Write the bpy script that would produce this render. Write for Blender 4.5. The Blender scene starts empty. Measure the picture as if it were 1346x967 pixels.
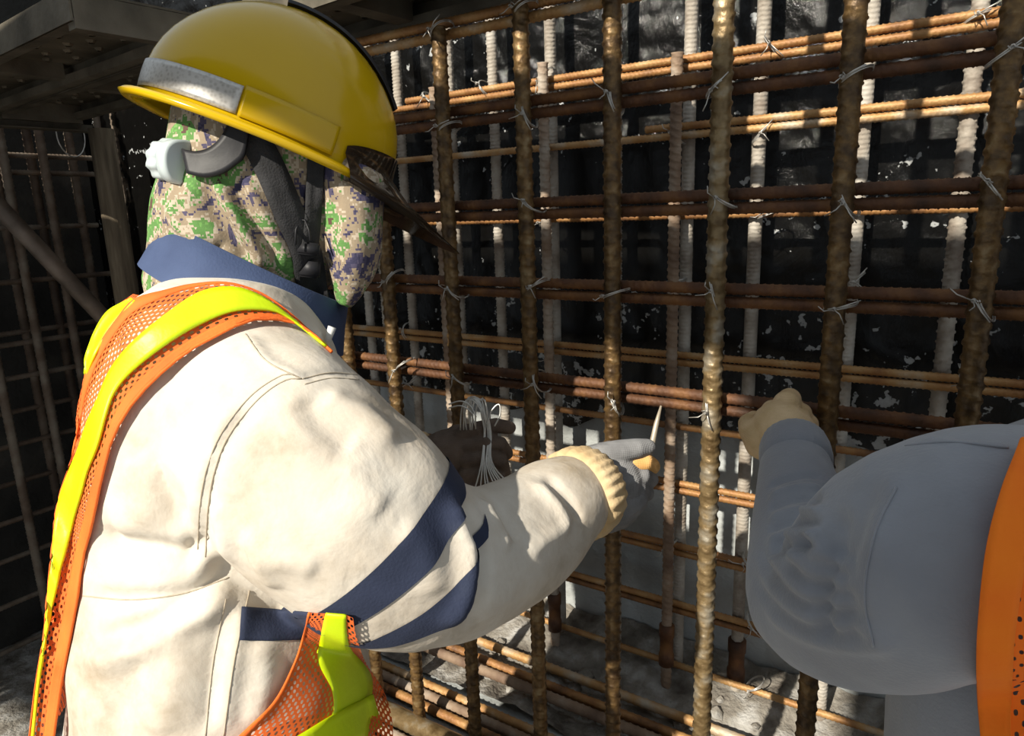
import bpy, bmesh, math, random
import numpy as np
from mathutils import Vector, Matrix, noise
from mathutils.bvhtree import BVHTree
random.seed(7); rng = np.random.default_rng(7)
SC = bpy.context.scene
COL = SC.collection
PI = math.pi

# ------------------------------------------------------------------ camera
W, H, FPX = 1346, 967, 908.0
CAMZ = 1.50                                   # eye height above the floor
_dn = Vector((137.0, 4016.5, FPX)).normalized()
_x = -Vector((-1415.0, -157.5, FPX)); _x -= _x.dot(_dn) * _dn; _x.normalize()
_z = -_dn
_y = _z.cross(_x)
# world axes (X along the wall, Y into it, Z up) written in camera axes
R3 = Matrix((_x, _y, _z))                     # camera (right, down, forward) -> world
RIGHT = R3 @ Vector((1, 0, 0)); DOWN = R3 @ Vector((0, 1, 0)); FWD = R3 @ Vector((0, 0, 1))
ORIGIN = Vector((0, 0, CAMZ))
cam = bpy.data.cameras.new('camera')
cam.sensor_width = 36.0; cam.lens = FPX / W * 36.0; cam.clip_start = 0.02
camo = bpy.data.objects.new('camera', cam); COL.objects.link(camo)
m3 = Matrix((RIGHT, -DOWN, -FWD)).transposed()
camo.matrix_world = Matrix.Translation(ORIGIN) @ m3.to_4x4()
SC.camera = camo

def ray(px, py): return R3 @ Vector(((px - 673) / FPX, (py - 483.5) / FPX, 1.0))
def U(px, py, d): return ORIGIN + ray(px, py) * d
def onY(px, py, y): r = ray(px, py); return ORIGIN + r * (y / r.y)
def onX(px, py, x): r = ray(px, py); return ORIGIN + r * (x / r.x)
def onZ(px, py, z): r = ray(px, py); return ORIGIN + r * ((z - CAMZ) / r.z)

# ------------------------------------------------------------------ light
w = bpy.data.worlds.new('world'); SC.world = w; w.use_nodes = True
bg = w.node_tree.nodes['Background']; bg.inputs[0].default_value = (0.83, 0.92, 1.0, 1); bg.inputs[1].default_value = 0.55
sun = bpy.data.lights.new('sun', 'SUN'); sun.energy = 6.6; sun.angle = math.radians(0.8); sun.color = (1.0, 0.93, 0.80)
suno = bpy.data.objects.new('sun', sun); COL.objects.link(suno)
SUN_AZ, SUN_EL = math.radians(6), math.radians(33)
SDIR = Vector((math.sin(SUN_AZ) * math.cos(SUN_EL), math.cos(SUN_AZ) * math.cos(SUN_EL), -math.sin(SUN_EL)))
suno.rotation_euler = SDIR.to_track_quat('-Z', 'Y').to_euler(); suno.location = (-2, -3, 5)
SC.view_settings.view_transform = 'Standard'; SC.view_settings.look = 'None'
SC.view_settings.gamma = 1.0; SC.view_settings.use_curve_mapping = False
SC.view_settings.exposure = 0.14

# ------------------------------------------------------------------ materials
MATS = {}
def nt(name):
    m = bpy.data.materials.new(name); m.use_nodes = True
    t = m.node_tree; b = t.nodes['Principled BSDF']
    return m, t, b
def N(t, typ, **kw):
    n = t.nodes.new(typ)
    for k, v in kw.items():
        if k in n.inputs: n.inputs[k].default_value = v
        else: setattr(n, k, v)
    return n
def ramp(t, fac, stops):
    r = t.nodes.new('ShaderNodeValToRGB'); e = r.color_ramp.elements
    while len(e) > len(stops): e.remove(e[-1])
    while len(e) < len(stops): e.new(0.5)
    for el, (p, c) in zip(e, stops):
        el.position = p; el.color = tuple(c) + ((1,) if len(c) == 3 else ())
    t.links.new(fac, r.inputs[0]); return r
def coords(t, kind='Object', scale=(1, 1, 1)):
    c = t.nodes.new('ShaderNodeTexCoord'); mp = t.nodes.new('ShaderNodeMapping')
    mp.inputs['Scale'].default_value = scale
    t.links.new(c.outputs[kind], mp.inputs[0]); return mp.outputs[0]
def bump(t, b, h, strength=0.3, dist=0.01, chain=None):
    n = t.nodes.new('ShaderNodeBump'); n.inputs['Strength'].default_value = strength; n.inputs['Distance'].default_value = dist
    t.links.new(h, n.inputs['Height'])
    if chain: t.links.new(chain, n.inputs['Normal'])
    t.links.new(n.outputs[0], b.inputs['Normal']); return n.outputs[0]
def simple(name, stops, scale=20, rough=0.7, metal=0.0, bs=0.2, bscale=None, kind='Object', vec=(1, 1, 1), detail=6, bdist=0.004, rnd=0.0, **kw):
    m, t, b = nt(name)
    v = coords(t, kind, vec)
    n = N(t, 'ShaderNodeTexNoise', Scale=scale, Detail=detail); t.links.new(v, n.inputs['Vector'])
    fac = n.outputs[0]
    if rnd:
        oi = t.nodes.new('ShaderNodeObjectInfo')
        ma = N(t, 'ShaderNodeMath', operation='MULTIPLY_ADD'); ma.inputs[1].default_value = rnd; ma.inputs[2].default_value = -rnd / 2
        t.links.new(oi.outputs['Random'], ma.inputs[0])
        ad = N(t, 'ShaderNodeMath', operation='ADD'); t.links.new(fac, ad.inputs[0]); t.links.new(ma.outputs[0], ad.inputs[1]); fac = ad.outputs[0]
    r = ramp(t, fac, stops); t.links.new(r.outputs[0], b.inputs['Base Color'])
    b.inputs['Roughness'].default_value = rough; b.inputs['Metallic'].default_value = metal
    for k, val in kw.items(): b.inputs[k.replace('_', ' ')].default_value = val
    n2 = N(t, 'ShaderNodeTexNoise', Scale=bscale or scale * 4, Detail=8); t.links.new(v, n2.inputs['Vector'])
    if bs: bump(t, b, n2.outputs[0], bs, bdist)
    MATS[name] = m; return m

RUST = simple('rust_front', [(0.28, (0.050, 0.028, 0.013)), (0.45, (0.105, 0.062, 0.025)), (0.58, (0.18, 0.105, 0.038)), (0.75, (0.27, 0.195, 0.10))], 60, 0.45, 0.45, 0.35, 160, rnd=0.12)
RUSTD = simple('rust_dark', [(0.3, (0.045, 0.020, 0.010)), (0.5, (0.11, 0.045, 0.018)), (0.7, (0.21, 0.095, 0.03))], 24, 0.65, 0.25, 0.35, 160, rnd=0.15)
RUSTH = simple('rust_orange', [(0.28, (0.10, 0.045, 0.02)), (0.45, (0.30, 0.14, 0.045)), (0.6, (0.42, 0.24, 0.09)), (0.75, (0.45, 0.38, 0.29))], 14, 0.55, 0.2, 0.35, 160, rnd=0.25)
DUST = simple('rebar_dusty', [(0.3, (0.16, 0.12, 0.09)), (0.48, (0.34, 0.30, 0.25)), (0.7, (0.52, 0.49, 0.44))], 14, 0.75, 0.1, 0.3, 180, rnd=0.2)
SIDE_SHADE = simple('rebar_side_shaded', [(0.3, (0.05, 0.032, 0.022)), (0.5, (0.11, 0.076, 0.052)), (0.7, (0.19, 0.16, 0.125))], 12, 0.75, 0.1, 0.3, 180, rnd=0.2)  # darker copy of the brown dusty rebar; side wall shade put into the colour
DUSTD = simple('rebar_brown_dusty', [(0.3, (0.12, 0.07, 0.045)), (0.5, (0.26, 0.18, 0.12)), (0.7, (0.42, 0.37, 0.31))], 12, 0.75, 0.1, 0.3, 180, rnd=0.2)
PALE = simple('rebar_pale', [(0.3, (0.10, 0.06, 0.022)), (0.5, (0.25, 0.175, 0.085)), (0.68, (0.36, 0.32, 0.25))], 30, 0.42, 0.5, 0.3, 180)
WIRE = simple('tie_wire', [(0.3, (0.32, 0.30, 0.27)), (0.7, (0.62, 0.60, 0.56))], 60, 0.4, 0.5, 0)
WIREB = simple('bundle_wire', [(0.3, (0.5, 0.5, 0.48)), (0.7, (0.75, 0.75, 0.72))], 60, 0.35, 0.4, 0)
CONC = simple('concrete', [(0.25, (0.13, 0.13, 0.125)), (0.45, (0.31, 0.325, 0.32)), (0.7, (0.48, 0.505, 0.505))], 5, 0.9, 0, 0.5, 60, detail=10, bdist=0.01)
CONC_SHADE = simple('shaded_concrete', [(0.3, (0.010, 0.010, 0.009)), (0.55, (0.030, 0.028, 0.024)), (0.72, (0.085, 0.075, 0.06))], 4, 0.9, 0, 0.5, 40, detail=10, bdist=0.01)  # shade of the left side wall painted into the concrete colour
RUBB = simple('rubble', [(0.3, (0.09, 0.075, 0.06)), (0.5, (0.22, 0.20, 0.17)), (0.7, (0.42, 0.41, 0.39))], 18, 0.95, 0, 0.7, 90, detail=12, bdist=0.012)
DECKM = simple('deck_steel', [(0.3, (0.065, 0.056, 0.040)), (0.5, (0.13, 0.112, 0.082)), (0.72, (0.21, 0.185, 0.14))], 9, 0.6, 0.35, 0.3, 80, rnd=0.1)
WOOD = simple('weathered_post', [(0.3, (0.09, 0.065, 0.04)), (0.55, (0.20, 0.155, 0.10)), (0.75, (0.30, 0.24, 0.165))], 10, 0.8, 0, 0.4, 40, vec=(6, 6, 0.6))
PIPE = simple('pipe_steel', [(0.3, (0.08, 0.06, 0.045)), (0.6, (0.20, 0.155, 0.12))], 12, 0.55, 0.4, 0.2)
DARKTR = simple('dark_trousers', [(0.3, (0.012, 0.013, 0.018)), (0.7, (0.03, 0.032, 0.04))], 30, 0.9, 0, 0.3, 300)
BOOT = simple('boot_rubber', [(0.3, (0.02, 0.018, 0.016)), (0.7, (0.05, 0.045, 0.04))], 20, 0.6, 0, 0.2)
SKIN = simple('skin', [(0.3, (0.42, 0.25, 0.17)), (0.7, (0.50, 0.31, 0.22))], 20, 0.55, 0, 0.1)
BLACKP = simple('black_plastic', [(0.3, (0.010, 0.010, 0.012)), (0.7, (0.022, 0.022, 0.026))], 30, 0.5, 0, 0.05, Specular_IOR_Level=0.3)
STRAP = simple('black_strap', [(0.3, (0.014, 0.014, 0.016)), (0.7, (0.03, 0.03, 0.033))], 60, 0.85, 0, 0.3, 500)
KNOBM = simple('grey_knob', [(0.3, (0.45, 0.52, 0.54)), (0.7, (0.58, 0.65, 0.66))], 10, 0.35, 0, 0)
WHITEP = simple('white_plastic', [(0.3, (0.7, 0.7, 0.68)), (0.7, (0.8, 0.8, 0.78))], 10, 0.4, 0, 0)
HELM = simple('yellow_helmet', [(0.3, (0.53, 0.335, 0.003)), (0.7, (0.58, 0.375, 0.005))], 6, 0.2, 0, 0.03, 40, Coat_Weight=0.12, Coat_Roughness=0.06, Specular_IOR_Level=0.35)
VISOR = simple('dark_visor', [(0.3, (0.018, 0.011, 0.007)), (0.7, (0.03, 0.02, 0.012))], 12, 0.1, 0, 0.03)
NAVY = simple('navy_cloth', [(0.3, (0.012, 0.019, 0.045)), (0.55, (0.022, 0.031, 0.068)), (0.75, (0.045, 0.056, 0.095))], 14, 0.85, 0, 0.25, 400, bdist=0.002)
NAVYC = simple('collar_cloth', [(0.3, (0.030, 0.050, 0.12)), (0.7, (0.055, 0.085, 0.18))], 14, 0.85, 0, 0.25, 400, bdist=0.002)
SEAM = simple('seam_thread', [(0.3, (0.36, 0.30, 0.22)), (0.7, (0.50, 0.44, 0.35))], 80, 0.9, 0, 0.2)
YEL = simple('yellow_tape', [(0.3, (0.55, 0.72, 0.0)), (0.7, (0.66, 0.86, 0.0))], 12, 0.45, 0, 0.15, 200, bdist=0.002)
ORAB = simple('orange_binding', [(0.3, (0.78, 0.125, 0.012)), (0.7, (0.90, 0.18, 0.02))], 20, 0.8, 0, 0.25, 300, bdist=0.002)
ORABR = simple('bright_orange_binding', [(0.3, (0.95, 0.17, 0.0)), (0.7, (1.0, 0.23, 0.0))], 20, 0.8, 0, 0.25, 300, bdist=0.002)
LINING = simple('grey_lining', [(0.3, (0.42, 0.42, 0.40)), (0.7, (0.60, 0.60, 0.58))], 20, 0.6, 0, 0.2)

def jacket_mat():
    m, t, b = nt('cream_cotton')
    v = coords(t)
    n1 = N(t, 'ShaderNodeTexNoise', Scale=7, Detail=8, Roughness=0.65); t.links.new(v, n1.inputs['Vector'])
    r1 = ramp(t, n1.outputs[0], [(0.28, (0.36, 0.29, 0.205)), (0.45, (0.57, 0.505, 0.42)), (0.62, (0.66, 0.615, 0.54))])
    t.links.new(r1.outputs[0], b.inputs['Base Color'])
    b.inputs['Roughness'].default_value = 0.85
    n2 = N(t, 'ShaderNodeTexNoise', Scale=18, Detail=4, Distortion=0.3); t.links.new(v, n2.inputs['Vector'])
    o = bump(t, b, n2.outputs[0], 0.4, 0.012)
    n3 = N(t, 'ShaderNodeTexNoise', Scale=600, Detail=2); t.links.new(v, n3.inputs['Vector'])
    bump(t, b, n3.outputs[0], 0.12, 0.001, o)
    return m
JACK = jacket_mat()
CUFF = simple('tan_cuff', [(0.3, (0.52, 0.36, 0.18)), (0.7, (0.68, 0.52, 0.31))], 30, 0.9, 0, 0.4, 120)

def camo_mat():
    m, t, b = nt('camouflage_cloth')
    v = coords(t)
    sn = N(t, 'ShaderNodeVectorMath', operation='SNAP'); sn.inputs[1].default_value = (0.0024,) * 3
    t.links.new(v, sn.inputs[0])
    n1 = N(t, 'ShaderNodeTexNoise', Scale=26, Detail=5, Roughness=0.72, Distortion=0.6); t.links.new(sn.outputs[0], n1.inputs['Vector'])
    r = ramp(t, n1.outputs[0], [(0.0, (0.035, 0.033, 0.075)), (0.405, (0.07, 0.06, 0.11)), (0.44, (0.30, 0.235, 0.16)), (0.51, (0.46, 0.39, 0.30)), (0.545, (0.10, 0.23, 0.06)), (0.61, (0.14, 0.32, 0.08)), (0.65, (0.10, 0.055, 0.04))])
    r.color_ramp.interpolation = 'CONSTANT'
    t.links.new(r.outputs[0], b.inputs['Base Color']); b.inputs['Roughness'].default_value = 0.9
    n3 = N(t, 'ShaderNodeTexNoise', Scale=400, Detail=2); t.links.new(v, n3.inputs['Vector'])
    bump(t, b, n3.outputs[0], 0.2, 0.002)
    return m
CAMO = camo_mat()

def knit_mat(name, c0, c1, scale=420, stain=None):
    m, t, b = nt(name)
    v = coords(t)
    n1 = N(t, 'ShaderNodeTexNoise', Scale=40, Detail=6); t.links.new(v, n1.inputs['Vector'])
    r = ramp(t, n1.outputs[0], [(0.3, c0), (0.7, c1)])
    t.links.new(r.outputs[0], b.inputs['Base Color']); b.inputs['Roughness'].default_value = 0.95
    wv = N(t, 'ShaderNodeTexWave', Scale=scale / 3.0, Distortion=1.0, Detail=1); wv.bands_direction = 'Z'; t.links.new(v, wv.inputs['Vector'])
    w2 = N(t, 'ShaderNodeTexWave', Scale=scale / 2.5, Distortion=1.0, Detail=1); w2.bands_direction = 'X'; t.links.new(v, w2.inputs['Vector'])
    ad = N(t, 'ShaderNodeMath', operation='ADD'); t.links.new(wv.outputs[1], ad.inputs[0]); t.links.new(w2.outputs[1], ad.inputs[1])
    bump(t, b, ad.outputs[0], 0.25, 0.0012)
    return m
GLOVEG = knit_mat('grey_knit', (0.15, 0.15, 0.155), (0.26, 0.26, 0.265))
GLOVEB = knit_mat('brown_knit', (0.09, 0.066, 0.052), (0.16, 0.12, 0.095))
GLOVET = knit_mat('tan_knit', (0.52, 0.36, 0.18), (0.70, 0.52, 0.31))
GLOVEO = knit_mat('orange_knit', (0.62, 0.33, 0.10), (0.75, 0.45, 0.18))

def shirt_mat():
    m, t, b = nt('grey_jersey')
    v = coords(t)
    n1 = N(t, 'ShaderNodeTexNoise', Scale=6, Detail=8); t.links.new(v, n1.inputs['Vector'])
    r = ramp(t, n1.outputs[0], [(0.3, (0.20, 0.21, 0.24)), (0.55, (0.28, 0.295, 0.33)), (0.75, (0.36, 0.375, 0.41))])
    t.links.new(r.outputs[0], b.inputs['Base Color']); b.inputs['Roughness'].default_value = 0.95
    b.inputs['Sheen Weight'].default_value = 0.3
    n3 = N(t, 'ShaderNodeTexNoise', Scale=350, Detail=3); t.links.new(v, n3.inputs['Vector'])
    bump(t, b, n3.outputs[0], 0.3, 0.002)
    return m
SHIRT = shirt_mat()

def net_mat(name, col, k=950.0, thr=0.30):
    """knitted net: real see-through holes laid out in the cloth's own UV (metres)"""
    m, t, b = nt(name)
    uv = t.nodes.new('ShaderNodeTexCoord'); sp = t.nodes.new('ShaderNodeSeparateXYZ'); t.links.new(uv.outputs['UV'], sp.inputs[0])
    def sw(out, kk):
        a = N(t, 'ShaderNodeMath', operation='MULTIPLY'); a.inputs[1].default_value = kk; t.links.new(out, a.inputs[0])
        s = N(t, 'ShaderNodeMath', operation='SINE'); t.links.new(a.outputs[0], s.inputs[0]); return s.outputs[0]
    su, sv = sw(sp.outputs[0], k), sw(sp.outputs[1], k * 0.72)
    mu = N(t, 'ShaderNodeMath', operation='MULTIPLY'); t.links.new(su, mu.inputs[0]); t.links.new(sv, mu.inputs[1])
    gt = N(t, 'ShaderNodeMath', operation='GREATER_THAN'); gt.inputs[1].default_value = thr; t.links.new(mu.outputs[0], gt.inputs[0])
    b.inputs['Base Color'].default_value = col + (1,); b.inputs['Roughness'].default_value = 0.85
    tr = t.nodes.new('ShaderNodeBsdfTransparent'); mx = t.nodes.new('ShaderNodeMixShader')
    t.links.new(gt.outputs[0], mx.inputs[0]); t.links.new(b.outputs[0], mx.inputs[1]); t.links.new(tr.outputs[0], mx.inputs[2])
    t.links.new(mx.outputs[0], t.nodes['Material Output'].inputs[0]); return m
NET = net_mat('orange_net', (0.80, 0.14, 0.02))
NETB = net_mat('bright_orange_net', (0.95, 0.17, 0.0), 700.0, 0.62)

def tape_mat():
    m, t, b = nt('silver_tape')
    v = coords(t)
    vo = N(t, 'ShaderNodeTexVoronoi', Scale=260); t.links.new(v, vo.inputs['Vector'])
    r = ramp(t, vo.outputs[0], [(0.0, (0.36, 0.34, 0.31)), (0.6, (0.55, 0.53, 0.50))]); t.links.new(r.outputs[0], b.inputs['Base Color'])
    b.inputs['Roughness'].default_value = 0.35; b.inputs['Metallic'].default_value = 0.35
    return m
TAPE = tape_mat()

def membrane_mat():
    m, t, b = nt('black_membrane')
    v = coords(t, 'Object')
    # white mortar specks over the lower part of the sheet
    sp = t.nodes.new('ShaderNodeSeparateXYZ'); t.links.new(v, sp.inputs[0])
    vo = N(t, 'ShaderNodeTexNoise', Scale=34, Detail=3, Roughness=0.6); t.links.new(v, vo.inputs['Vector'])
    big = N(t, 'ShaderNodeTexNoise', Scale=5, Detail=2); t.links.new(v, big.inputs['Vector'])
    mr = N(t, 'ShaderNodeMapRange'); mr.inputs['From Min'].default_value = 1.02; mr.inputs['From Max'].default_value = 1.36
    mr.inputs['To Min'].default_value = 0.115; mr.inputs['To Max'].default_value = 0.0
    t.links.new(sp.outputs[2], mr.inputs[0])
    a1 = N(t, 'ShaderNodeMath', operation='ADD'); t.links.new(vo.outputs[0], a1.inputs[0]); t.links.new(mr.outputs[0], a1.inputs[1])
    a2 = N(t, 'ShaderNodeMath', operation='MULTIPLY_ADD'); a2.inputs[1].default_value = 0.35; t.links.new(big.outputs[0], a2.inputs[0]); t.links.new(a1.outputs[0], a2.inputs[2])
    r = ramp(t, a2.outputs[0], [(0.0, (0.002, 0.002, 0.002)), (0.845, (0.004, 0.0038, 0.0035)), (0.865, (0.33, 0.34, 0.34)), (1.0, (0.42, 0.43, 0.43))])
    t.links.new(r.outputs[0], b.inputs['Base Color'])
    b.inputs['Roughness'].default_value = 0.13; b.inputs['Specular IOR Level'].default_value = 0.35
    v2 = coords(t, 'Object', (1, 1, 0.35))
    n2 = N(t, 'ShaderNodeTexNoise', Scale=75, Detail=7, Roughness=0.75); t.links.new(v2, n2.inputs['Vector'])
    o = bump(t, b, n2.outputs[0], 0.35, 0.006)
    n3 = N(t, 'ShaderNodeTexNoise', Scale=9, Detail=5, Distortion=0.8); t.links.new(v, n3.inputs['Vector'])
    bump(t, b, n3.outputs[0], 0.3, 0.02, o)
    return m
MEMB = membrane_mat()

# ------------------------------------------------------------------ builders
def link(name, me, mat=None, parent=None, smooth=True):
    o = bpy.data.objects.new(name, me); COL.objects.link(o)
    if mat and not me.materials: me.materials.append(mat)
    if smooth and len(me.polygons): me.polygons.foreach_set('use_smooth', [True] * len(me.polygons))
    if parent is not None: o.parent = parent
    return o
def tag(o, label=None, cat=None, group=None, kind=None):
    if label: o['label'] = label
    if cat: o['category'] = cat
    if group: o['group'] = group
    if kind: o['kind'] = kind
    return o
def empty(name, loc, label, cat, group=None):
    o = bpy.data.objects.new(name, None); COL.objects.link(o); o.location = loc; o.empty_display_size = 0.1
    bpy.context.view_layer.update()
    return tag(o, label, cat, group)
def child(name, me, mat, root, smooth=True):
    """part whose mesh is written in world coordinates"""
    o = link(name, me, mat, None, smooth)
    o.parent = root
    if root.parent is None: o.matrix_parent_inverse = Matrix.Translation(-root.location)
    return o
def mesh_from(verts, faces, name='mesh'):
    me = bpy.data.meshes.new(name); me.from_pydata([tuple(v) for v in verts], [], faces); me.update(); return me
class MB:
    def __init__(s): s.v = []; s.f = []
    def loft(s, rings, cap=True, closed=True):
        n = len(rings[0]); o = len(s.v)
        for r in rings: s.v += [Vector(p) for p in r]
        for i in range(len(rings) - 1):
            for j in range(n if closed else n - 1):
                a = o + i * n + j; b = o + i * n + (j + 1) % n
                s.f.append((a, b, b + n, a + n))
        if cap and closed:
            for i, fl in ((0, True), (len(rings) - 1, False)):
                c = sum((Vector(p) for p in rings[i]), Vector()) / n
                k = len(s.v); s.v.append(c)
                for j in range(n):
                    a = o + i * n + j; b = o + i * n + (j + 1) % n
                    s.f.append((b, a, k) if fl else (a, b, k))
        return s
    def tube(s, pts, rad, n=10, cap=True, round_ends=False):
        pts = [Vector(p) for p in pts]
        if not hasattr(rad, '__len__'): rad = [rad] * len(pts)
        rad = list(rad)
        if round_ends:
            d0 = (pts[0] - pts[1]).normalized(); d1 = (pts[-1] - pts[-2]).normalized()
            pts = [pts[0] + d0 * rad[0] * 0.9, pts[0] + d0 * rad[0] * 0.55] + pts + [pts[-1] + d1 * rad[-1] * 0.55, pts[-1] + d1 * rad[-1] * 0.9]
            rad = [rad[0] * 0.35, rad[0] * 0.8] + rad + [rad[-1] * 0.8, rad[-1] * 0.35]
        rings = []; up = None
        for i, p in enumerate(pts):
            t = (pts[min(i + 1, len(pts) - 1)] - pts[max(i - 1, 0)]).normalized()
            if up is None: up = t.orthogonal().normalized()
            up = (up - t * up.dot(t)).normalized(); sd = t.cross(up)
            rings.append([p + (up * math.cos(a) + sd * math.sin(a)) * rad[i] for a in [2 * PI * k / n for k in range(n)]])
        return s.loft(rings, cap)
    def box(s, c, size, M=None):
        c = Vector(c); o = len(s.v)
        for dx in (-.5, .5):
            for dy in (-.5, .5):
                for dz in (-.5, .5):
                    p = Vector((dx * size[0], dy * size[1], dz * size[2]))
                    if M is not None: p = M @ p
                    s.v.append(c + p)
        s.f += [tuple(o + i for i in q) for q in ((0, 1, 3, 2), (4, 6, 7, 5), (0, 4, 5, 1), (2, 3, 7, 6), (0, 2, 6, 4), (1, 5, 7, 3))]
        return s
    def mesh(s, name='mesh'):
        return mesh_from(s.v, s.f, name)
def ellipse(c, a1, a2, r1, r2, n=32, p=2.0):
    out = []
    for k in range(n):
        a = 2 * PI * k / n; ca, sa = math.cos(a), math.sin(a)
        out.append(Vector(c) + a1 * (r1 * math.copysign(abs(ca) ** (2 / p), ca)) + a2 * (r2 * math.copysign(abs(sa) ** (2 / p), sa)))
    return out
def spline(pts, n):
    """Catmull-Rom through the points, n samples spread by arc length (any dimension)"""
    P = np.array([list(p) for p in pts], float)
    if len(P) == 2: return [P[0] + (P[1] - P[0]) * t for t in np.linspace(0, 1, n)]
    Q = np.vstack([2 * P[0] - P[1], P, 2 * P[-1] - P[-2]]); S = []
    for i in range(1, len(Q) - 2):
        for t in np.linspace(0, 1, 16, endpoint=False):
            p0, p1, p2, p3 = Q[i - 1], Q[i], Q[i + 1], Q[i + 2]
            S.append(0.5 * (2 * p1 + (p2 - p0) * t + (2 * p0 - 5 * p1 + 4 * p2 - p3) * t * t + (3 * p1 - p0 - 3 * p2 + p3) * t ** 3))
    S.append(P[-1]); S = np.array(S)
    d = np.r_[0, np.cumsum(np.linalg.norm(np.diff(S, axis=0), axis=1))]
    u = np.linspace(0, d[-1], n)
    return [np.array([np.interp(x, d, S[:, k]) for k in range(S.shape[1])]) for x in u]
def remesh(me, voxel, smooth_it=6, factor=0.5):
    o = bpy.data.objects.new('temporary', me); COL.objects.link(o)
    md = o.modifiers.new('r', 'REMESH'); md.mode = 'VOXEL'; md.voxel_size = voxel
    if smooth_it:
        s = o.modifiers.new('s', 'SMOOTH'); s.iterations = smooth_it; s.factor = factor
    dg = bpy.context.evaluated_depsgraph_get()
    out = bpy.data.meshes.new_from_object(o.evaluated_get(dg))
    bpy.data.objects.remove(o); bpy.data.meshes.remove(me); out.materials.clear(); return out
def get_vn(me):
    n = len(me.vertices); v = np.empty(n * 3); me.vertices.foreach_get('co', v)
    nn = np.empty(n * 3); me.vertices.foreach_get('normal', nn); return v.reshape(-1, 3), nn.reshape(-1, 3)
def set_v(me, v): me.vertices.foreach_set('co', v.reshape(-1)); me.update()
def bvh_of(me): return BVHTree.FromPolygons([v.co for v in me.vertices], [tuple(p.vertices) for p in me.polygons])
def hit(bvh, px, py):
    r = ray(px, py); h = bvh.ray_cast(ORIGIN, r.normalized())
    return h[0], (h[3] / r.length if h[0] is not None else None)
def folds(me, bvh, items, camfacing=True):
    """items: (pixel polyline, height in metres (negative = groove), width in metres)"""
    v, n = get_vn(me)
    d = np.zeros(len(v))
    for pl, amp, wd in items:
        P = [hit(bvh, *p)[0] for p in spline(pl, 18)]
        P = [np.array(p) for p in P if p is not None]
        if len(P) < 3: continue
        P = np.array(P); L = len(P) - 1
        best = np.full(len(v), 9.0); tt = np.zeros(len(v))
        lo, hi = P.min(0) - 4 * wd, P.max(0) + 4 * wd
        sel = np.where(((v > lo) & (v < hi)).all(1))[0]
        for i in range(L):
            a, b = P[i], P[i + 1]; ab = b - a
            if ab.dot(ab) > 0.05 ** 2: continue
            t = np.clip(((v[sel] - a) @ ab) / max(ab.dot(ab), 1e-9), 0, 1)
            dist = np.linalg.norm(v[sel] - a - t[:, None] * ab, axis=1)
            m = dist < best[sel]; ix = sel[m]; best[ix] = dist[m]; tt[ix] = (i + t[m]) / L
        env = np.clip(np.minimum(tt, 1 - tt) / 0.18, 0, 1); env = env * env * (3 - 2 * env)
        d += amp * env * np.exp(-(best / wd) ** 2) * (best < 8)
    v += n * d[:, None]; set_v(me, v)
def lumps(me, scale, amp, seed=0):
    v, n = get_vn(me)
    d = np.array([noise.noise(Vector((x * scale + seed, y * scale, z * scale))) for x, y, z in v])
    v += n * (d * amp)[:, None]; set_v(me, v)
def seam_tube(name, bvh, pl, root, mat, rad=0.0012, n=40, lift=0.0006):
    pts = []
    for p in spline(pl, n):
        h, d = hit(bvh, *p)
        if h is None: continue
        if pts and (h - pts[-1]).length > 0.05: continue
        pts.append(h - ray(*p).normalized() * lift)
    return child(name, MB().tube(pts, rad, 6).mesh(name), mat, root)
def drape_grid(bvh, curves, rows, subs, lift, fallback, smooth=4):
    """curves: pixel polylines running the same way; returns a grid of world points [row][col], cols at each curve and between"""
    C = [spline(c, rows) for c in curves]
    G = []; D = []
    for i in range(rows):
        row = []
        for k in range(len(C) - 1):
            m = subs[k]
            for j in range(m): row.append(C[k][i] + (C[k + 1][i] - C[k][i]) * (j / m))
        row.append(C[-1][i]); G.append(row)
    cols = len(G[0]); D = np.full((rows, cols), np.nan)
    for i in range(rows):
        for j in range(cols):
            h, d = hit(bvh, *G[i][j])
            if d is not None: D[i, j] = d
    for i in range(rows):
        g = np.where(~np.isnan(D[i]))[0]
        if len(g) == 0: continue
        for j in range(cols):
            if np.isnan(D[i, j]): D[i, j] = D[i, g[np.argmin(abs(g - j))]] + 0.004
    for i in range(rows):
        if np.isnan(D[i]).all(): D[i] = D[i - 1] if i and not np.isnan(D[i - 1]).all() else fallback
    D0 = D.copy()
    for _ in range(smooth):
        E_ = np.pad(D, 1, mode='edge'); D = np.minimum((E_[1:-1, 1:-1] * 2 + E_[:-2, 1:-1] + E_[2:, 1:-1] + E_[1:-1, :-2] + E_[1:-1, 2:]) / 6, D0)
    return [[U(G[i][j][0], G[i][j][1], D[i, j] - lift) for j in range(cols)] for i in range(rows)]
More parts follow.
